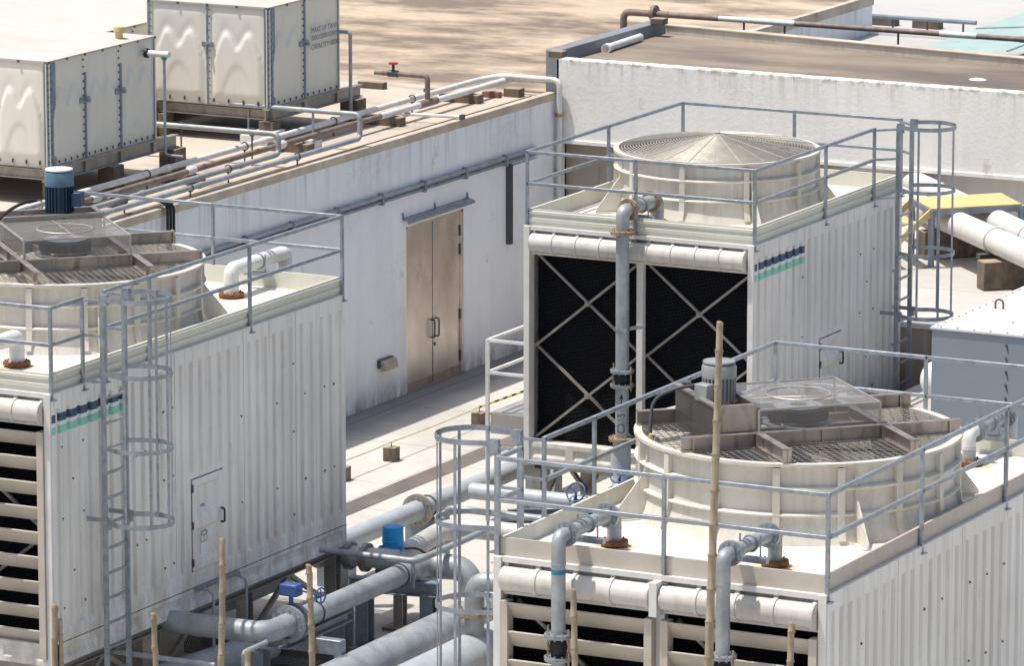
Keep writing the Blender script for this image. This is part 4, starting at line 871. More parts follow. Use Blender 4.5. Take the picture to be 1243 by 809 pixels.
t = thing('tank_drain_pipe', 'thin grey drain pipe bending down beside the stencilled tank', 'pipe', (-43.6, 78.6, 4.3))
p = at(411, 38, x=-43.7); MB().tube(arc([p, p+V(.22, 0, 0), V(p.x+.22, p.y, 4.34), V(p.x+.62, p.y, 4.34)], .06), .03, 10).build('pipe_run', 'galv_pipe', t)
t = thing('roof_strut', 'thin white pole lying flat across the roof edge pipes', 'pole', at(480, 140, z=4.33))
MB().tube([at(466, 137, z=4.33), at(561, 142, z=4.33)], .03, 8).build('pole', 'pipe_white', t); MB().box(at(561, 142, z=4.33).x-.03, at(561, 142, z=4.33).x+.03, at(561, 142, z=4.33).y-.05, at(561, 142, z=4.33).y+.05, 4.29, 4.37).build('end_cap', 'bolt', t, flat=True)
t = thing('cable_loop', 'bundle of black cables looping over the roof edge behind the dark blue motor', 'cable', (XW, 66.2, 4.3))
p = at(200, 255, x=XW+.08)
for k in range(3):
    o_ = k*.05; MB().tube(arc([(XW-.5, p.y-.5+o_, 4.32), (XW-.1, p.y+o_, 4.42), (XW+.1+o_*.5, p.y+.05+o_, 4.36), (XW+.09+o_*.5, p.y+.05+o_, 3.4)], .25), .022, 8).build('cable', 'rubber', t)
# ------------------------------------------------------------ inlet pipes of the towers
def text_on_pipe(s_, c, r, z0, size, ang, parent):
    """lettering that reads upwards along a vertical pipe, bent around it"""
    d = V(cos(ang), sin(ang), 0)
    o = text_mesh(s_, size, V(c[0], c[1], z0), (0, 0, 1), (sin(ang), -cos(ang), 0), 'ink', parent); off = Vector((0, 0, 0)); p = parent
    while p is not None: off += p.location; p = p.parent
    s2 = V(-sin(ang), cos(ang), 0)
    for v in o.data.vertices:
        w = v.co+off-V(c[0], c[1], 0); a = w.dot(s2)/r; z = z0+(w.z-z0)*.6; n = d*cos(a)+s2*sin(a); q = V(c[0], c[1], z)+n*(r+.0025); v.co = q-off
    return o
def inlet(label, xn, yn, sgn, yr, zlow, r=.078, joint=None, m1='galv_pipe', m2='galv_pipe', blue=False, xr=None, group=None, zc=5.0, plate=True, txt=None, rusty=True, fl=True):
    xr = xn if xr is None else xr; t = thing('inlet_pipe', label, 'pipe', (xn, yn, 4.62), group)
    MB().cyl((xn, yn, 4.62), (xn, yn, zc-.16), r*1.02).build('nozzle', m2, t)
    mb = MB(); mb.flange((xn, yn, 4.665), (0, 0, 1), r+.075, .02, 10); mb.build('deck_flange', 'rust', t)
    if plate:
        mb = MB(); rnd = random.Random(int(xn*10)); pts = []
        for k in range(22): a = 2*pi*k/22; q = .20+.03*sin(a*3+xn)+rnd.uniform(0, .035); pts.append((xn+q*cos(a)*1.15, yn+q*sin(a), 4.6215))
        mb.quad(*pts); mb.build('rust_stain', 'rust_wash', t, flat=True)
    e = (xr, yr, zc)
    mb = MB(); mb.tube(arc([(xn, yn, zc-.18), (xn, yn, zc), (xn, yn+sgn*.17, zc)], .17, 8), r, 16); mb.cyl((xn, yn, zc-.185), (xn, yn, zc-.165), r*1.05); mb.build('elbow', m1, t)
    MB().tube([(xn, yn+sgn*.16, zc), (xr, yr-sgn*.16, zc)], r, 16).build('cross_pipe', m2, t)
    if fl: MB().flange((xn, yn+sgn*.18, zc), (0, 1, 0), r+.06, .022, 10).build('flange', 'galv' if not rusty else 'rusty_flange', t)
    if fl: MB().flange((xr, yr-sgn*.18, zc), (0, 1, 0), r+.06, .022, 10).build('flange', 'galv' if not rusty else 'rusty_flange', t)
    MB().tube(arc([(xr, yr-sgn*.17, zc), (xr, yr, zc), (xr, yr, zc-.3)], .19, 8), r*1.01, 16).cyl((xr, yr, zc-.3), (xr, yr, zc-.275), r*1.06).build('elbow', m1, t)
    ym = (yn+yr)/2-sgn*.02
    mb = MB(); mb.box(xn-.2, xn+.2, ym-.04, ym+.04, 4.80, 4.86)
    for a in (-.12, .12): mb.cyl((xn+a, ym, 4.86), (xn+a, ym, zc+.1), .01, n=6)
    mb.tube([(xn+(r+.01)*cos(a*pi/10), ym, zc+(r+.01)*sin(a*pi/10)) for a in range(20)], .012, 5, closed=True); mb.build('pipe_hanger', 'galv', t, flat=True)
    z = zc-.28
    if joint:
        ja, jb = joint
        MB().cyl((xr, yr, z), (xr, yr, ja), r).build('riser', m2, t)
        mb = MB(); mb.flange((xr, yr, ja-.005), (0, 0, 1), r+.075, .02, 10); mb.build('flange', 'galv', t)
        mb = MB(); mb.flange((xr, yr, jb+.005), (0, 0, 1), r+.075, .02, 10); mb.build('flange', 'galv', t)
        mb = MB(); h = ja-jb; mb.lathe((xr, yr, jb), [(r*.98, .02), (r*1.12, h*.25), (r*1.28, h*.5), (r*1.12, h*.75), (r*.98, h-.02)], 20); mb.build('expansion_joint', 'rubber', t, sharp=60)
        for a in (pi*.9, pi*1.9): MB().cyl((xr+(r+.075)*cos(a), yr+(r+.075)*sin(a), jb-.06), (xr+(r+.075)*cos(a), yr+(r+.075)*sin(a), ja+.08), .011, n=6).build('tie_rod', 'rusty_flange', t)
        MB().tube([V(xr+(r+.05)*cos(4.1+.3*sin(k*2.1)*.3), yr+(r+.05)*sin(4.1), ja+.02-(h+.04)*k/14+.006*(k % 2)) for k in range(15)], .009, 5).build('safety_chain', 'brass', t)
        MB().cyl((xr, yr, jb), (xr, yr, zlow), r).build('riser', m2, t)
    else: MB().cyl((xr, yr, z), (xr, yr, zlow), r).build('riser', m2, t)
    if blue: MB().cyl((xr, yr, 4.60), (xr, yr, 4.655), r*1.012, n=20).build('tape_band', 'tape_blue', t)
    if txt:
        tx = text_on_pipe(*txt, t)
    return t
inlet('galvanised inlet pipe with a blue tape band on the left of the foreground tower', -25.55, 51.86, -1, 50.52, .2, joint=(3.93, 3.67), blue=True, rusty=False)
inlet('galvanised inlet pipe with no tape band beside the tall bamboo pole', -23.62, 51.82, -1, 50.52, .2, joint=(3.93, 3.67), rusty=False)
inlet('back inlet pipe with bolted white elbow on the right rear of the foreground tower', -23.69, 57.35, 1, 58.62, 1.82, m1='pipe_white', rusty=False)
inlet('back inlet pipe half hidden by the grating of the foreground tower', -25.75, 57.35, 1, 58.62, .2, m1='pipe_white', rusty=False)
inlet('short rusted white inlet pipe at the front of the tower with the dark blue motor', -36.55, 57.16, -1, 55.4, .2, m1='pipe_white', m2='pipe_white', fl=False, r=.1)
inlet('pale inlet pipe arching over the back of the tower with the dark blue motor', -36.48, 62.40, 1, 63.85, .2, m1='pipe_white', m2='pipe_white', fl=False, r=.1)
B_ = inlet('rust flanged galvanised riser with stencilled letters in front of the tower with crossed braces', -33.82, 70.0, -1, 68.88, 1.7, r=.098, joint=(2.69, 2.47), plate=False, txt=None)
mb = MB(); mb.flange((-33.82, 68.88, 4.70), (0, 0, 1), .18, .022, 10); mb.build('flange', 'rusty_flange', B_)
mb = MB(); mb.flange((-33.82, 68.88, 1.69), (0, 0, 1), .19, .022, 10); mb.build('flange', 'rusty_flange', B_)
ang = -pi/2+.36
text_on_pipe('CDWS', (-33.82, 68.88), .099, 1.79, .16, ang, B_)
mb = MB(); d_ = V(cos(ang), sin(ang), 0); s_ = V(-sin(ang), cos(ang), 0); o_ = V(-33.82, 68.88, 0)+d_*.1005; mb.quad(o_-s_*.008+V(0, 0, 2.16), o_+s_*.008+V(0, 0, 2.16), o_+s_*.008+V(0, 0, 2.3), o_-s_*.008+V(0, 0, 2.3)); mb.quad(o_-s_*.032+V(0, 0, 2.29), o_+s_*.032+V(0, 0, 2.29), o_+V(0, 0, 2.37)); mb.build('flow_arrow', 'ink', B_, flat=True)
mb = MB(); mb.tube(arc([(-33.82, 68.88, 1.7), (-33.82, 68.88, .9), (-33.82, 67.9, .9)], .25), .13, 14); mb.build('bottom_elbow', 'pipe_paint', B_)
mb = MB(); mb.bar((-33.82, 68.9, 3.29), (-33.62, 69.2, 3.29), .03, .05); mb.cyl((-33.82, 68.88, 3.27), (-33.82, 68.88, 3.32), .108); mb.build('pipe_bracket', 'galv', B_)
# motor cable of the foreground tower
t = thing('motor_cable', 'dark flexible cable arching from the grey motor down to a yellow topped conduit', 'cable', (-26, 53.6, 5))
p = at(845, 468, y=53.75); MB().tube(arc([p, at(822, 471, y=53.6), at(792, 484, y=53.5), at(789, 520, y=53.4), at(790, 530, y=53.4)], .35, 8), .02, 10).build('flexible_cable', 'bolt', t)
p = at(791, 525, y=53.35); q = at(791, 556, y=53.35)
MB().cyl((p.x, p.y, p.z-.02), (p.x, p.y, p.z-.1), .032).build('yellow_end', 'yellow_paint', t); MB().cyl((p.x-.045, p.y, p.z-.07), (p.x-.02, p.y, p.z-.07), .022).build('red_gland', 'red_paint', t)
MB().tube(arc([(p.x, p.y, p.z-.1), (p.x, p.y, 4.72), (p.x-.2, p.y-.25, 4.66), (p.x-.8, p.y-.3, 4.66)], .12, 5), .026, 10).build('conduit', 'rubber', t)
MB().bar((p.x+.06, p.y+.02, p.z-.05), (p.x+.06, p.y+.02, 4.8), .02, .05).build('cable_tray', 'galv', t, flat=True)
t = thing('motor_cable', 'black cable looping from the dark blue motor towards the left edge', 'cable', (-37.9, 59, 5.8))
p = at(44, 243, y=58.9); MB().tube(arc([p, at(28, 246, y=58.7), at(8, 257, y=58.5), at(-10, 275, y=58.3)], .3), .022, 8).build('flexible_cable', 'rubber', t)
# ------------------------------------------------------------ pipework between the towers
t = thing('chilled_pipe', 'long pale blue grey pipe with a bolted flange crossing the yard behind the ribbed tower', 'pipe', (-36.5, 67.5, .6))
x, z = at(507, 620, z=.6).x, .6; yf = at(507, 620, z=.6).y
MB().tube([(x, 62.8, z), (x, yf, z)], .15, 20).build('pipe_run', 'pipe_paint', t); MB().tube([(x, yf, z), (x, 78, z)], .15, 20).build('pipe_run', 'pipe_paint', t)
mb = MB(); mb.flange((x, yf, z), (0, 1, 0), .24, .03, 14); mb.build('flange', 'steel_weathered', t); mb = MB(); mb.flange((x, 64.75, z), (0, 1, 0), .22, .03, 14); mb.build('flange', 'steel_weathered', t)
MB().tube([V(x+.158*cos(a*pi/10), yf+.3, z+.158*sin(a*pi/10)) for a in range(20)], .014, 6, closed=True).build('pipe_clamp', 'bolt', t)
for y in (yf+.2, yf-2.4, yf+4): MB().box(x-.25, x+.25, y-.12, y+.12, .007, z-.15).build('saddle', 'steel_paint', t, flat=True)
t = thing('chilled_pipe', 'blue grey pipe climbing between the two near towers past the bright blue actuator', 'pipe', (-33.9, 60, 1.1))
x, z = -33.88, 1.1; y0_ = 58.75; xx = at(512, 779, z=.42).x
MB().tube(arc([(-37.5, y0_, z), (x, y0_, z), (x, 59.35, z)], .34, 10), .145, 20).build('elbow', 'galv_pipe', t)
MB().tube([(x, 59.35, z), (x, 62.6, z)], .145, 20).build('pipe_run', 'galv_pipe', t)
MB().tube(arc([(x, 62.55, z), (x, 63.0, z), (xx-.02, 63.15, z), (xx, 63.15, .45)], .3, 10), [.147]*1+[.147]*25, 20) if False else MB().tube(arc([(x, 62.55, z), (x+.02, 63.02, z), (xx-.04, 63.1, z), (xx, 63.1, .5)], .28, 8), .16, 20).build('drop_elbow', 'galv_pipe', t)
for y in (59.32, 59.46): mb = MB(); mb.flange((x, y, z), (0, 1, 0), .245, .026, 14); mb.build('flange', 'galv_pipe', t)
MB().cyl((x, 59.35, z), (x, 59.43, z), .2).build('butterfly_valve', 'valve_blue', t); MB().cyl((x, 59.39, z+.2), (x, 59.39, z+.4), .03).build('valve_stem', 'valve_blue', t)
mb = MB(); mb.box(x-.13, x+.13, 59.30, 59.48, z+.36, z+.52); g = mb.build('gear_box', 'valve_blue', t, bevel=.02)
mb = MB(); c = V(x+.42, 59.42, z+.40); mb.tube([c+V(.02*cos(a*pi/10), .09*cos(a*pi/10), .1*sin(a*pi/10)) for a in range(20)], .012, 6, closed=True); mb.bar(c-V(0, .09, 0), c+V(0, .09, 0), .012); mb.bar(c-V(0, 0, .1), c+V(0, 0, .1), .012); mb.bar(c, (x+.1, 59.4, z+.44), .02); mb.build('handwheel', 'valve_blue', g)
for y in (60.0, 62.3, 62.75): MB().tube([V(x+.152*cos(a*pi/10), y, z+.152*sin(a*pi/10)) for a in range(20)], .012, 6, closed=True).build('pipe_clamp', 'bolt', t)
def ibeam(mb, p, q, w, h):
    p, q = V(*p), V(*q); U = V(0, 0, 1)
    mb.bar(p-U*.012, q-U*.012, w, .016); mb.bar(p-U*(h-.008), q-U*(h-.008), w, .016); mb.bar(p-U*h/2, q-U*h/2, .014, h-.04)
def hpost(mb, x, y, z1, w=.2, z0=.004):
    mb.box(x-w/2, x+w/2, y-w/2, y-w/2+.016, z0, z1); mb.box(x-w/2, x+w/2, y+w/2-.016, y+w/2, z0, z1); mb.box(x-.008, x+.008, y-w/2+.016, y+w/2-.016, z0, z1); mb.box(x-w*.8, x+w*.8, y-w*.8, y+w*.8, z0, z0+.018)
t = thing('pipe_support', 'blue grey steel gantry under the climbing pipe beside the blue actuator', 'pipe support', (-34, 62.6, 0))
for (px, py, nm) in ((443, 786, 0), (521, 789, 0)): 
    p = at(px, py, z=0); mb = MB(); hpost(mb, p.x, p.y, .80, .19); mb.build('post', 'steel_paint', t, flat=True)
p = at(486, 765, z=0); mb = MB(); hpost(mb, p.x, p.y, .83, .14, .05); mb.build('post', 'steel_weathered', t, flat=True); MB().box(p.x-.2, p.x+.2, p.y-.16, p.y+.16, .004, .05).build('footing', 'block', t, flat=True)
mb = MB(); ibeam(mb, (-34.75, 62.5, .95), (-33.5, 62.72, .95), .16, .2); mb.build('cross_beam', 'steel_paint', t, flat=True)
mb = MB(); ibeam(mb, (-34.53, 63.4, .95), (-33.6, 63.6, .95), .14, .16); mb.build('cross_beam', 'steel_paint', t, flat=True)
t = thing('pipe_support', 'low galvanised bracket under the flanged elbow beside the ribbed tower', 'pipe support', (-33.7, 59.7, 0))
mb = MB(); ibeam(mb, (-33.9, 59.2, .93), (-33.9, 60.9, .93), .16, .14); mb.build('long_beam', 'steel_paint', t, flat=True)
mb = MB(); mb.bar((-34.5, 59.72, .76), (-33.3, 59.72, .76), .14, .2); mb.build('cross_beam', 'galv', t, bevel=.01)
mb = MB(); hpost(mb, -33.33, 59.72, .66, .14); mb.build('post', 'galv', t, flat=True)
mb = MB(); hpost(mb, -34.3, 59.3, .7, .2); mb.build('post', 'steel_paint', t, flat=True)
p = at(411, 801, z=0); mb = MB(); mb.box(p.x-.16, p.x+.16, p.y-.14, p.y-.12, .004, .72); mb.box(p.x-.16, p.x+.16, p.y+.12, p.y+.14, .004, .72); mb.box(p.x-.01, p.x+.01, p.y-.12, p.y+.12, .004, .72); mb.build('post', 'steel_paint', t, flat=True)
t = thing('actuator', 'bright blue valve actuator standing between the yard pipes', 'actuator', (-34.6, 64, .9))
p = at(477, 664, z=1.12); 
mb = MB(); mb.lathe((p.x, p.y, 1.05), [(.01, .36), (.13, .355), (.145, .33), (.145, .17), (.15, .165), (.15, .145)], 24); mb.build('cover', 'blue_paint', t)
mb = MB(); mb.cyl((p.x, p.y, 1.05), (p.x, p.y, 1.2), .12, .15); mb.box(p.x-.17, p.x+.17, p.y-.06, p.y+.06, 1.0, 1.12); mb.cyl((p.x, p.y, .75), (p.x, p.y, 1.05), .05); mb.build('gearbox', 'blue_paint', t, sharp=40)
MB().tube([V(p.x-.12+.02*cos(a*pi/8), p.y-.12+.06*cos(a*pi/8), 1.07+.07*sin(a*pi/8)) for a in range(16)], .012, 6, closed=True).build('handwheel', 'blue_paint', t)
MB().tube(arc([(p.x+.13, p.y, 1.1), (p.x+.3, p.y+.1, 1.12), (p.x+.45, p.y+.3, .95)], .1), .018, 8).build('cable', 'bolt', t)
t = thing('chilled_pipe', 'short pale pipe running out from under the ribbed tower to the blue actuator valve', 'pipe', (-34.9, 64, .75))
q = at(476, 681, z=.98); e = at(546, 641, x=q.x); MB().tube(arc([(-37.2, q.y, .98), (q.x, q.y, .98), (q.x, e.y, e.z+.02), (q.x+3.4, e.y+.1, e.z+.02)], .42, 10), .14, 20).build('pipe_run', 'pipe_aged', t)
p.y = q.y; mb = MB(); mb.flange((p.x-.55, p.y, .98), (1, 0, 0), .2, .03, 12); mb.flange((p.x-.3, p.y, .98), (1, 0, 0), .2, .03, 12); mb.build('flange', 'steel_weathered', t); MB().box(p.x-.3, p.x+.3, p.y+.25, p.y+.9, .5, .8).build('cable_tray', 'steel_paint', t, flat=True)
t = thing('conduit_run', 'thin grey conduit turning a corner in front of the bright blue actuator', 'conduit', (-34, 63.5, 1.4))
a, b, c = at(405, 661, z=1.35), at(505, 682, z=1.35), at(572, 651, z=1.35); MB().tube(arc([(a.x, b.y, 1.35), (b.x, b.y, 1.35), (b.x, c.y+.3, 1.35)], .12), .045, 12).build('conduit', 'galv_pipe', t)
MB().bar((b.x-.1, b.y+.1, .95), (b.x-.1, b.y+.1, 1.32), .04).build('stand', 'galv', t, flat=True)
t = thing('conduit_run', 'thin grey pipe with a dropped elbow beyond the foreground ladder cage', 'conduit', (-34.5, 66, 1.2))
a, b = at(542, 617, z=1.3), at(640, 626, z=1.3); MB().tube(arc([(a.x, a.y, .3), (a.x, a.y, 1.3), (b.x+1, a.y, 1.3)], .1), .045, 12).build('conduit', 'galv_pipe', t)
MB().tube([(a.x, a.y+.6, 1.15), (b.x+1, a.y+.6, 1.15)], .05, 12).build('conduit', 'galv_pipe', t)
t = thing('header_main', 'thick shaded blue grey main on the ground beneath the steel gantry', 'pipe', (-33.3, 60, .4))
xx = at(512, 779, z=.42).x; MB().tube([(xx, 44, .42), (xx, 63.4, .42)], .27, 28).build('pipe_run', 'galv_pipe', t)
yy = at(556, 737, z=.6).y; MB().sphere((xx, 63.4, .42), .27, 10, (1, .5, 1)).build('end_cap', 'galv_pipe', t)
MB().cyl((xx, 63.1, .55), (xx, 63.1, .72), .24, .168).build('weld_collar', 'pipe_white', t)
t = thing('header_main', 'thick sunlit pale grey main on the ground beside the foreground tower', 'pipe', (-32.2, 60, .45))
x5 = at(575, 797, z=.45).x; MB().tube([(x5, 44, .45), (x5, 62.0, .45)], .31, 28).build('pipe_run', 'pipe_paint', t); MB().sphere((x5, 62.0, .45), .31, 10, (1, .5, 1)).build('end_cap', 'pipe_paint', t)
y5 = 61.2; MB().cyl((x5, y5, .6), (x5, y5, 1.0), .13).build('branch', 'galv_pipe', t); mb = MB(); mb.flange((x5, y5, 1.03), (0, 0, 1), .23, .03, 12); mb.build('flange', 'rusty_flange', t); MB().tube(arc([(x5, y5, 1.05), (x5, y5, 1.45), (x5+.9, y5+.2, 1.45)], .28, 8), .13, 16).build('branch_elbow', 'galv_pipe', t)
# pipes, valves and tray in front of the tower with crossed braces
t = thing('chilled_pipe', 'pale pipe with a blue handwheel lying across the front of the tower with crossed braces', 'pipe', (-34.5, 68, .9))
p = at(640, 604, z=.9); MB().tube([(p.x-.9, p.y, .9), (-31.6, p.y, .9)], .12, 18).build('pipe_run', 'pipe_paint', t)
q = at(697, 598, z=1.0); 
def wheel(mb, c, r, tilt=.5):
    u = V(1, 0, 0); w = V(0, sin(tilt), cos(tilt)); mb.tube([c+u*r*cos(a*pi/12)+w*r*sin(a*pi/12) for a in range(24)], .013, 6, closed=True)
    for k in range(3): mb.bar(c, c+u*r*cos(k*2.09+.5)+w*r*sin(k*2.09+.5), .014)
c = at(699, 598, y=p.y-.12); mb = MB(); wheel(mb, c, .14); mb.build('handwheel', 'valve_blue', t)
MB().bar((c.x, p.y-.12, .9), c, .03).build('valve_stem', 'valve_blue', t, flat=True)
t = thing('valve', 'blue handwheel valve at the foot of the stencilled riser', 'valve', (-33.6, 68.4, 1.1))
c = at(752, 578, y=68.3); mb = MB(); wheel(mb, c, .13, .9); mb.build('handwheel', 'valve_blue', t); MB().cyl(c-V(0, 0, .25), c, .02).build('valve_stem', 'valve_blue', t); MB().sphere(c-V(.1, 0, .25), .09, 8).build('valve_body', 'valve_blue', t)
t = thing('cable_tray', 'dark slotted cable tray below the front of the tower with crossed braces', 'cable tray', (-34.6, 67.5, .7))
for k in (-.2, .2): MB().bar((-34.9+k*0, 67.2+k, .78), (-32.6, 68.5+k, .78), .03, .12).build('tray_side', 'steel_paint', t, flat=True)
MB().bar((-34.9, 67.2, .74), (-32.6, 68.5, .74), .38, .02).build('tray_floor', 'dark_hole', t, flat=True)
for k in (0.1, .5, .9): q = V(-34.9, 67.2, 0).lerp(V(-32.6, 68.5, 0), k); MB().box(q.x-.04, q.x+.04, q.y-.04, q.y+.04, .004, .73).build('stand', 'galv', t, flat=True)
t = thing('access_platform', 'small grey access landing with a handrail left of the tower with crossed braces', 'platform', (-36.2, 69.3, 0))
X0, X1, Y0, Y1 = -36.21, -35.62, 69.3, 71.4
MB().box(X0, X1, Y0+.01, Y1, 1.735, 1.75).build('floor_plate', 'sheet_steel', t, flat=True); MB().box(X0+.05, X1, Y0, Y0+.009, 1.46, 1.76).build('toe_board', 'sheet_steel', t, flat=True)
for (x, y) in ((X0, Y0), (X0, Y1)): MB().box(x-.025, x+.025, y-.025, y+.025, .004, 2.85).build('post', 'pipe_white', t, flat=True)
for z in (2.84, 2.36):
    MB().bar((X0, Y0, z), (X0, Y1, z), .04).build('hand_rail', 'pipe_white', t, flat=True); MB().bar((X0, Y0, z), (X1+.05, Y0, z), .04).build('hand_rail', 'pipe_white', t, flat=True)
# walkway blocks and rope
Gb = 'concrete rope blocks along the walkway'
bp = []
for (px, py), w in (((479, 560), 'in the middle of the row'), ((576, 516), 'farthest, by the striped cord'), ((420, 584), 'nearest, half hidden by the ribbed tower')):
    p = at(px, py, z=.005); p.x = -39.7; bp.append(p); block(p, .2, .2, .22, f'dark concrete rope block on the walkway, {w}', .005, Gb); 
t = thing('rope', 'pale yellow rope strung low between the walkway blocks', 'rope', (-39.7, 72, .25))
pts = []
P_ = [V(-39.7, 60, .3), bp[2]+V(0, 0, .3), bp[0]+V(0, 0, .3), bp[1]+V(0, 0, .3)]
for a, b in zip(P_, P_[1:]):
    for k in range(8): u = k/8; q = a.lerp(b, u); q.z = .3-.012*sin(pi*u); pts.append(q)
pts.append(V(-39.7, bp[1].y, .3)); MB().tube(pts, .012, 6).build('rope_line', 'rope', t)
for q in bp: MB().cyl((q.x, q.y, .22), (q.x, q.y, .31), .008, n=6).build('rope_eye', 'bolt', t)
o = MB().tube([(-39.7, bp[1].y, .3), (-39.7, bp[1].y+1.7, .27), (-39.7, bp[1].y+3.4, .3), (-39.7, bp[1].y+6, .3)], .018, 8).build('hazard_cord', 'hazard_cord'); tag(o, 'black and yellow striped cord strung beyond the far walkway block', 'cord')
# pipe rails at the lower left
t = thing('pipe_rail', 'galvanised tube barrier standing low beside the ladder of the ribbed tower', 'barrier', (-35.6, 57.4, 0))
MB().tube(arc([(-35.6, 57.4, .1), (-35.6, 57.4, 1.0), (-33.85, 57.4, 1.0)], .07), .035, 10).build('tube_rail', 'galv_pipe', t)
MB().tube(arc([(-35.64, 58.72, .1), (-35.64, 58.72, 1.0), (-33.85, 58.72, 1.0), (-33.85, 58.12, 1.0), (-33.85, 58.12, .1)], .06), .035, 10).build('tube_rail', 'galv_pipe', t)
MB().bar((-35.62, 57.4, 1.0), (-35.64, 58.72, 1.0), .06).build('tube_rail', 'galv_pipe', t, flat=True)
t = thing('bleed_pipe', 'thin bent grey pipe hooked from the basin of the ribbed tower', 'pipe', (-35.2, 59.3, 1.2))
for y in (59.45, 60.3): MB().tube(arc([(AX1-.05, y, 1.38), (AX1+.2, y, 1.38), (AX1+.2, y, .4)], .14, 7), .02, 10).build('bent_pipe', 'galv_pipe', t)
MB().bar((AX1+.03, 59.3, 1.40), (AX1+.03, 60.4, 1.40), .05).build('pipe_bar', 'galv', t, flat=True)
t = thing('drain_main', 'wide dark grey pipe passing under the ribbed tower', 'pipe', (-36, 58, .45)); MB().tube([(-36.4, 50, .42), (-34.9, 60.6, .42)], .2, 18).build('pipe_run', 'pipe_paint', t)
t = thing('perforated_tray', 'dark perforated tray lying under the ribbed tower', 'cable tray', (-34.5, 61, .3))
mb = MB(); mb.box(-36.3, -33.6, 60.75, 60.77, .1, .34); mb.box(-36.3, -33.6, 61.2, 61.22, .1, .34); mb.build('tray_side', 'mesh_dark', t, flat=True); MB().box(-36.3, -33.6, 60.77, 61.2, .1, .115).build('tray_floor', 'steel_paint', t, flat=True)
t = thing('outlet_pipe', 'dark bent outlet pipe hanging under the basin of the ribbed tower', 'pipe', (-35.9, 62.3, .8)); MB().tube(arc([(-35.9, 62.6, 1.13), (-35.9, 62.6, .75), (-35.9, 61.2, .75)], .3, 8), .14, 16).build('pipe_run', 'pipe_paint', t)
# ------------------------------------------------------------ raised floor on the right
t = thing('air_unit', 'grey steel plant unit with a white riveted top and lifting eye', 'plant unit', (-29, 69.5, ZL))
zt = 3.6; c = at(1131, 397, z=zt); ux0, uy0 = c.x, c.y; ux1, uy1 = ux0+5.5, uy0+5.2
mb = MB(); mb.box(ux0, ux1, uy0, uy1, ZL+.12, zt-.03); mb.build('cabinet', 'unit_grey', t, bevel=.012)
mb = MB(); mb.box(ux0-.02, ux1+.02, uy0-.02, uy1+.02, zt-.029, zt); mb.cur = 1; tops = mb; MB().box(ux0+.03, ux1, uy0+.03, uy1, ZL, ZL+.12).build('plinth', 'steel_paint', t, flat=True)
mb = tops
for k in range(22): mb.cyl((ux0+.12+k*.25, uy0+.05, zt), (ux0+.12+k*.25, uy0+.05, zt+.008), .016, n=6)
for k in range(20): mb.cyl((ux0+.05, uy0+.12+k*.25, zt), (ux0+.05, uy0+.12+k*.25, zt+.008), .016, n=6)
for k in range(6): mb.cyl((ux0+.9+.1*k, uy0+.8+.3*k, zt), (ux0+.9+.1*k, uy0+.8+.3*k, zt+.008), .018, n=6)
mb.build('top_sheet', ['unit_top', 'bolt'], t, flat=True)
mb = MB()
for k in range(9): mb.prism([(ux0+1.12, uy0-.012, zt-.16-k*.19), (ux0+1.145, uy0-.012, zt-.17-k*.19), (ux0+1.16, uy0-.012, zt-.27-k*.19)], (0, .01, 0)); mb.cyl((ux0+1.13, uy0-.02, zt-.16-k*.19), (ux0+1.13, uy0, zt-.16-k*.19), .016, n=6)
mb.build('seam_rivets', 'bolt', t, flat=True)
e = at(1213, 375, z=zt); MB().tube(arc([(e.x-.06, e.y, zt), (e.x-.06, e.y, zt+.13), (e.x+.06, e.y, zt+.13), (e.x+.06, e.y, zt)], .07, 6), .016, 10).build('lifting_eye', 'rust', t)
t = thing('pressure_vessel', 'white domed vessel end poking out left of the grey plant unit', 'vessel', (-29.9, 70.4, 2.4))
c = at(1136, 461, y=uy0+.7); 
mb = MB(); mb.sphere((c.x, c.y, c.z), .27, 14, (.8, 1, 1)); mb.build('dome', 'white_paint', t); MB().cyl((c.x, c.y, c.z), (ux0+.3, c.y, c.z), .27).build('shell', 'white_paint', t); MB().box(c.x+.05, ux0-.01, c.y-.12, c.y+.12, ZL, c.z-.2).build('saddle', 'steel_paint', t, flat=True)
# insulated pipes at 45 degrees
def insul(label, p, q, L0, L1, r, bands):
    t = thing('insulated_pipe', label, 'pipe', tuple(p)); P = Vector(p); dd = (Vector(q)-P).normalized(); n = int((L1-L0)/.62); w = V(-dd.y, dd.x, 0)
    for k in range(n):
        a = P+dd*(L0+k*.62); b = P+dd*(L0+(k+1)*.62); MB().tube([a, a+dd*.012, a+dd*.014, b-dd*.014, b-dd*.001], [r-.008, r-.006, r, r, r-.004], 28).build('cladding', 'insulation', t, sharp=60)
    for k in bands:
        c = P+dd*k; MB().tube([c+w*(r+.012)*cos(a*pi/12)+V(0, 0, (r+.012)*sin(a*pi/12)) for a in range(24)], .018, 6, closed=True).build('band', 'pipe_white', t); MB().bar(c-w*.3-V(0, 0, r+.02), c+w*.3-V(0, 0, r+.02), .16, .07).build('saddle', 'bolt', t, flat=True)
    return dd
rpz = ZG+.67
p, q = at(1160, 271, z=rpz), at(1243, 308, z=rpz); bk = (at(1208, 293, z=rpz)-p).length
dd = insul('nearer fat white insulated pipe under the yellow stile', p, q, -2.4, 8, .205, (bk, bk+3.5))
p2, q2 = at(1113, 224, z=rpz), at(1217, 273, z=rpz)
insul('farther fat white insulated pipe under the yellow stile', p2, q2, -.5, 9, .205, (2.6, 5.2))
def pier(c, L, label, h=.45, w=.3):
    e = -dd*w; u_ = V(-dd.y, dd.x, 0)*L; mb = MB(); q = [c, c+u_, c+u_+e, c+e]; mb.hexa(q+[v+V(0, 0, h) for v in q]); o = mb.build('concrete_pier', 'block', None, bevel=.015); tag(o, label, 'pier')
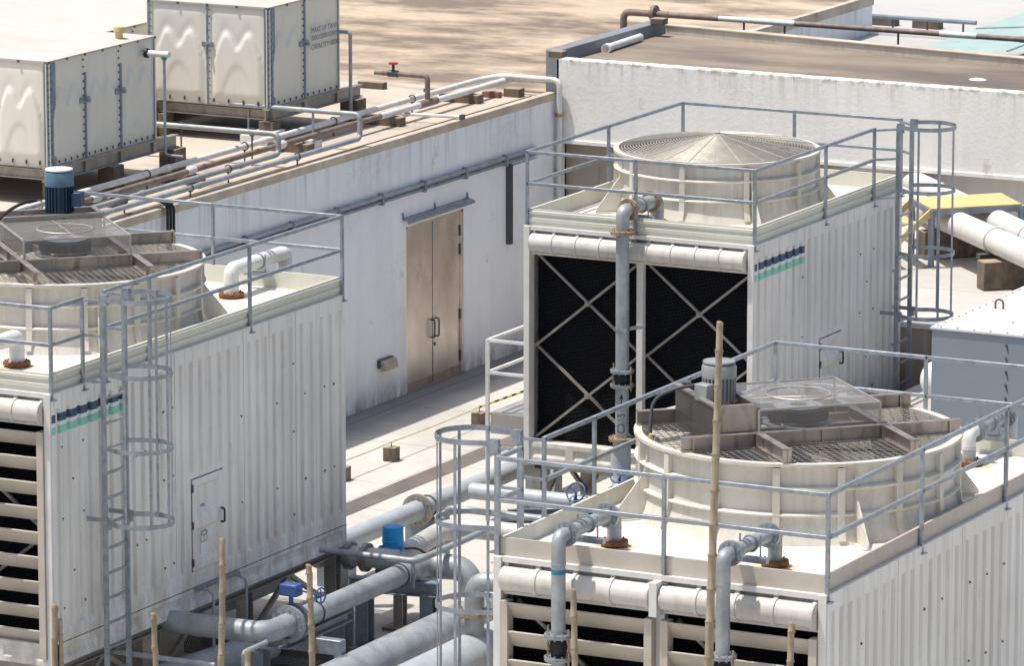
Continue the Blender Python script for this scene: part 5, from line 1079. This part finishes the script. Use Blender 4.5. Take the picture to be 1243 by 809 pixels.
pier(at(1194, 354, z=ZG)+V(0, 0, .002), 2.2, 'dark stained concrete pier under the banded insulated pipe')
pier(at(1122, 316, z=ZG)+V(0, 0, .002), 1.5, 'dark stained concrete pier in the shadow of the yellow stile')
t = thing('pipe_stile', 'yellow topped stile bridging the insulated pipes', 'stile', (-33.5, 80.4, ZG))
ft = at(1135, 326, z=ZG); zs = at(1133, 254, y=ft.y).z; A = at(1107, 240, z=zs); B = at(1131, 253.5, z=zs); Cc = at(1240, 247.5, z=zs); D = Cc+(A-B)
MB().prism([V(v.x, v.y, zs-.02) for v in (A, B, Cc, D)], (0, 0, .02)).build('deck_plate', 'yellow_paint', t, flat=True)
for a, b in ((A, B), (B, Cc), (Cc, D), (D, A)): MB().bar(V(a.x, a.y, zs-.07), V(b.x, b.y, zs-.07), .03, .09).build('edge_channel', 'steel_paint', t, flat=True)
for v in (A, B, Cc, D): MB().bar((v.x, v.y, ZG), (v.x, v.y, zs-.03), .08).build('leg', 'steel_paint', t, flat=True); MB().box(v.x-.1, v.x+.1, v.y-.1, v.y+.1, ZG+.001, ZG+.015).build('foot_plate', 'steel_paint', t, flat=True)
ln = (B-Cc).normalized()
for sg, (a, b) in ((1, (A, B)), (-1, (D, Cc))):
    for v in (a, b): MB().bar(V(v.x, v.y, zs-.05), V(v.x, v.y, ZG+.1)+ln*1.0*sg, .05, .10, up=(0, 0, 1)).build('stringer', 'yellow_paint', t, flat=True)
    for k in range(3):
        u_ = (k+.7)/3; o_ = ln*1.0*sg*u_; z = zs-.05-(zs-ZG-.15)*u_; q = [V(a.x, a.y, z)+o_, V(b.x, b.y, z)+o_, V(b.x, b.y, z)+o_+ln*.22*sg, V(a.x, a.y, z)+o_+ln*.22*sg]; MB().prism(q, (0, 0, .02)).build('tread', 'yellow_paint', t, flat=True)
# ------------------------------------------------------------ bamboo poles
def bamboo(label, base, top, r0, r1, seed=0, group='short bamboo scaffold poles in the foreground'):
    rnd = random.Random(seed); b, tp = V(*base), V(*top); L = (tp-b).length; pts, rr = [], []; z = 0.0; nodes = []
    wob = lambda u: V(sin(u*5+seed)*.02, cos(u*4+seed*2)*.02, 0)*min(1, L/4)
    while z < L:
        u = z/L; q = b.lerp(tp, u)+wob(u); r = r0+(r1-r0)*u
        for d, k in ((0, 1.22), (.015, 1.0), (.16, .96), (.30, .98)):
            if z+d < L: pts.append(q+(tp-b).normalized()*d); rr.append(r*k)
        nodes.append(q); z += .34+rnd.uniform(-.03, .05)
    pts.append(tp+wob(1)); rr.append(r1)
    t = thing('bamboo_pole', label, 'bamboo pole', tuple(b), group)
    mb = MB(); mb.tube(pts, rr, 12); mb.cur = 1; dv = (tp-b).normalized()
    for i, q in enumerate(nodes): r = (r0+(r1-r0)*i*.34/L)*1.24; mb.cyl(q-dv*.008, q+dv*.006, r, n=12)
    mb.build('cane', ['bamboo', 'bamboo_node'], t, sharp=50)
    mb = MB(); mb.cyl(pts[-1], pts[-1]+V(.004, 0, .012), r1*1.05, r1*.6, 12); mb.build('cut_end', 'bamboo_node', t)
    return t
bamboo('tall weathered bamboo pole leaning in front of the foreground tower', (-23.42, 49.62, 0), (-23.33, 49.75, 7.66), .06, .034, 3, None)
for (px, py, y, w, r) in ((66, 735, 53, 'at the lower left beside the louvers, thicker of the close pair', .035), (75, 753, 53.05, 'at the lower left beside the louvers, thinner of the close pair', .026), (188, 746, 54, 'in front of the ladder foot of the ribbed tower', .034), (268, 656, 54, 'in front of the access door of the ribbed tower', .036),
                          (376, 687, 56, 'in front of the flanged elbow pipe', .036), (696, 717, 49.6, 'in front of the louvers beside the pipe with blue tape', .033), (962, 758, 49.6, 'at the right front corner of the foreground tower', .034), (300, 791, 54, 'at the tube barrier end, only its tip showing', .033)):
    p = at(px, py, y=y); bamboo('short bamboo pole '+w, (p.x+random.uniform(-.05, .05), p.y, 0), (p.x, p.y, p.z), r*1.15, r, px)
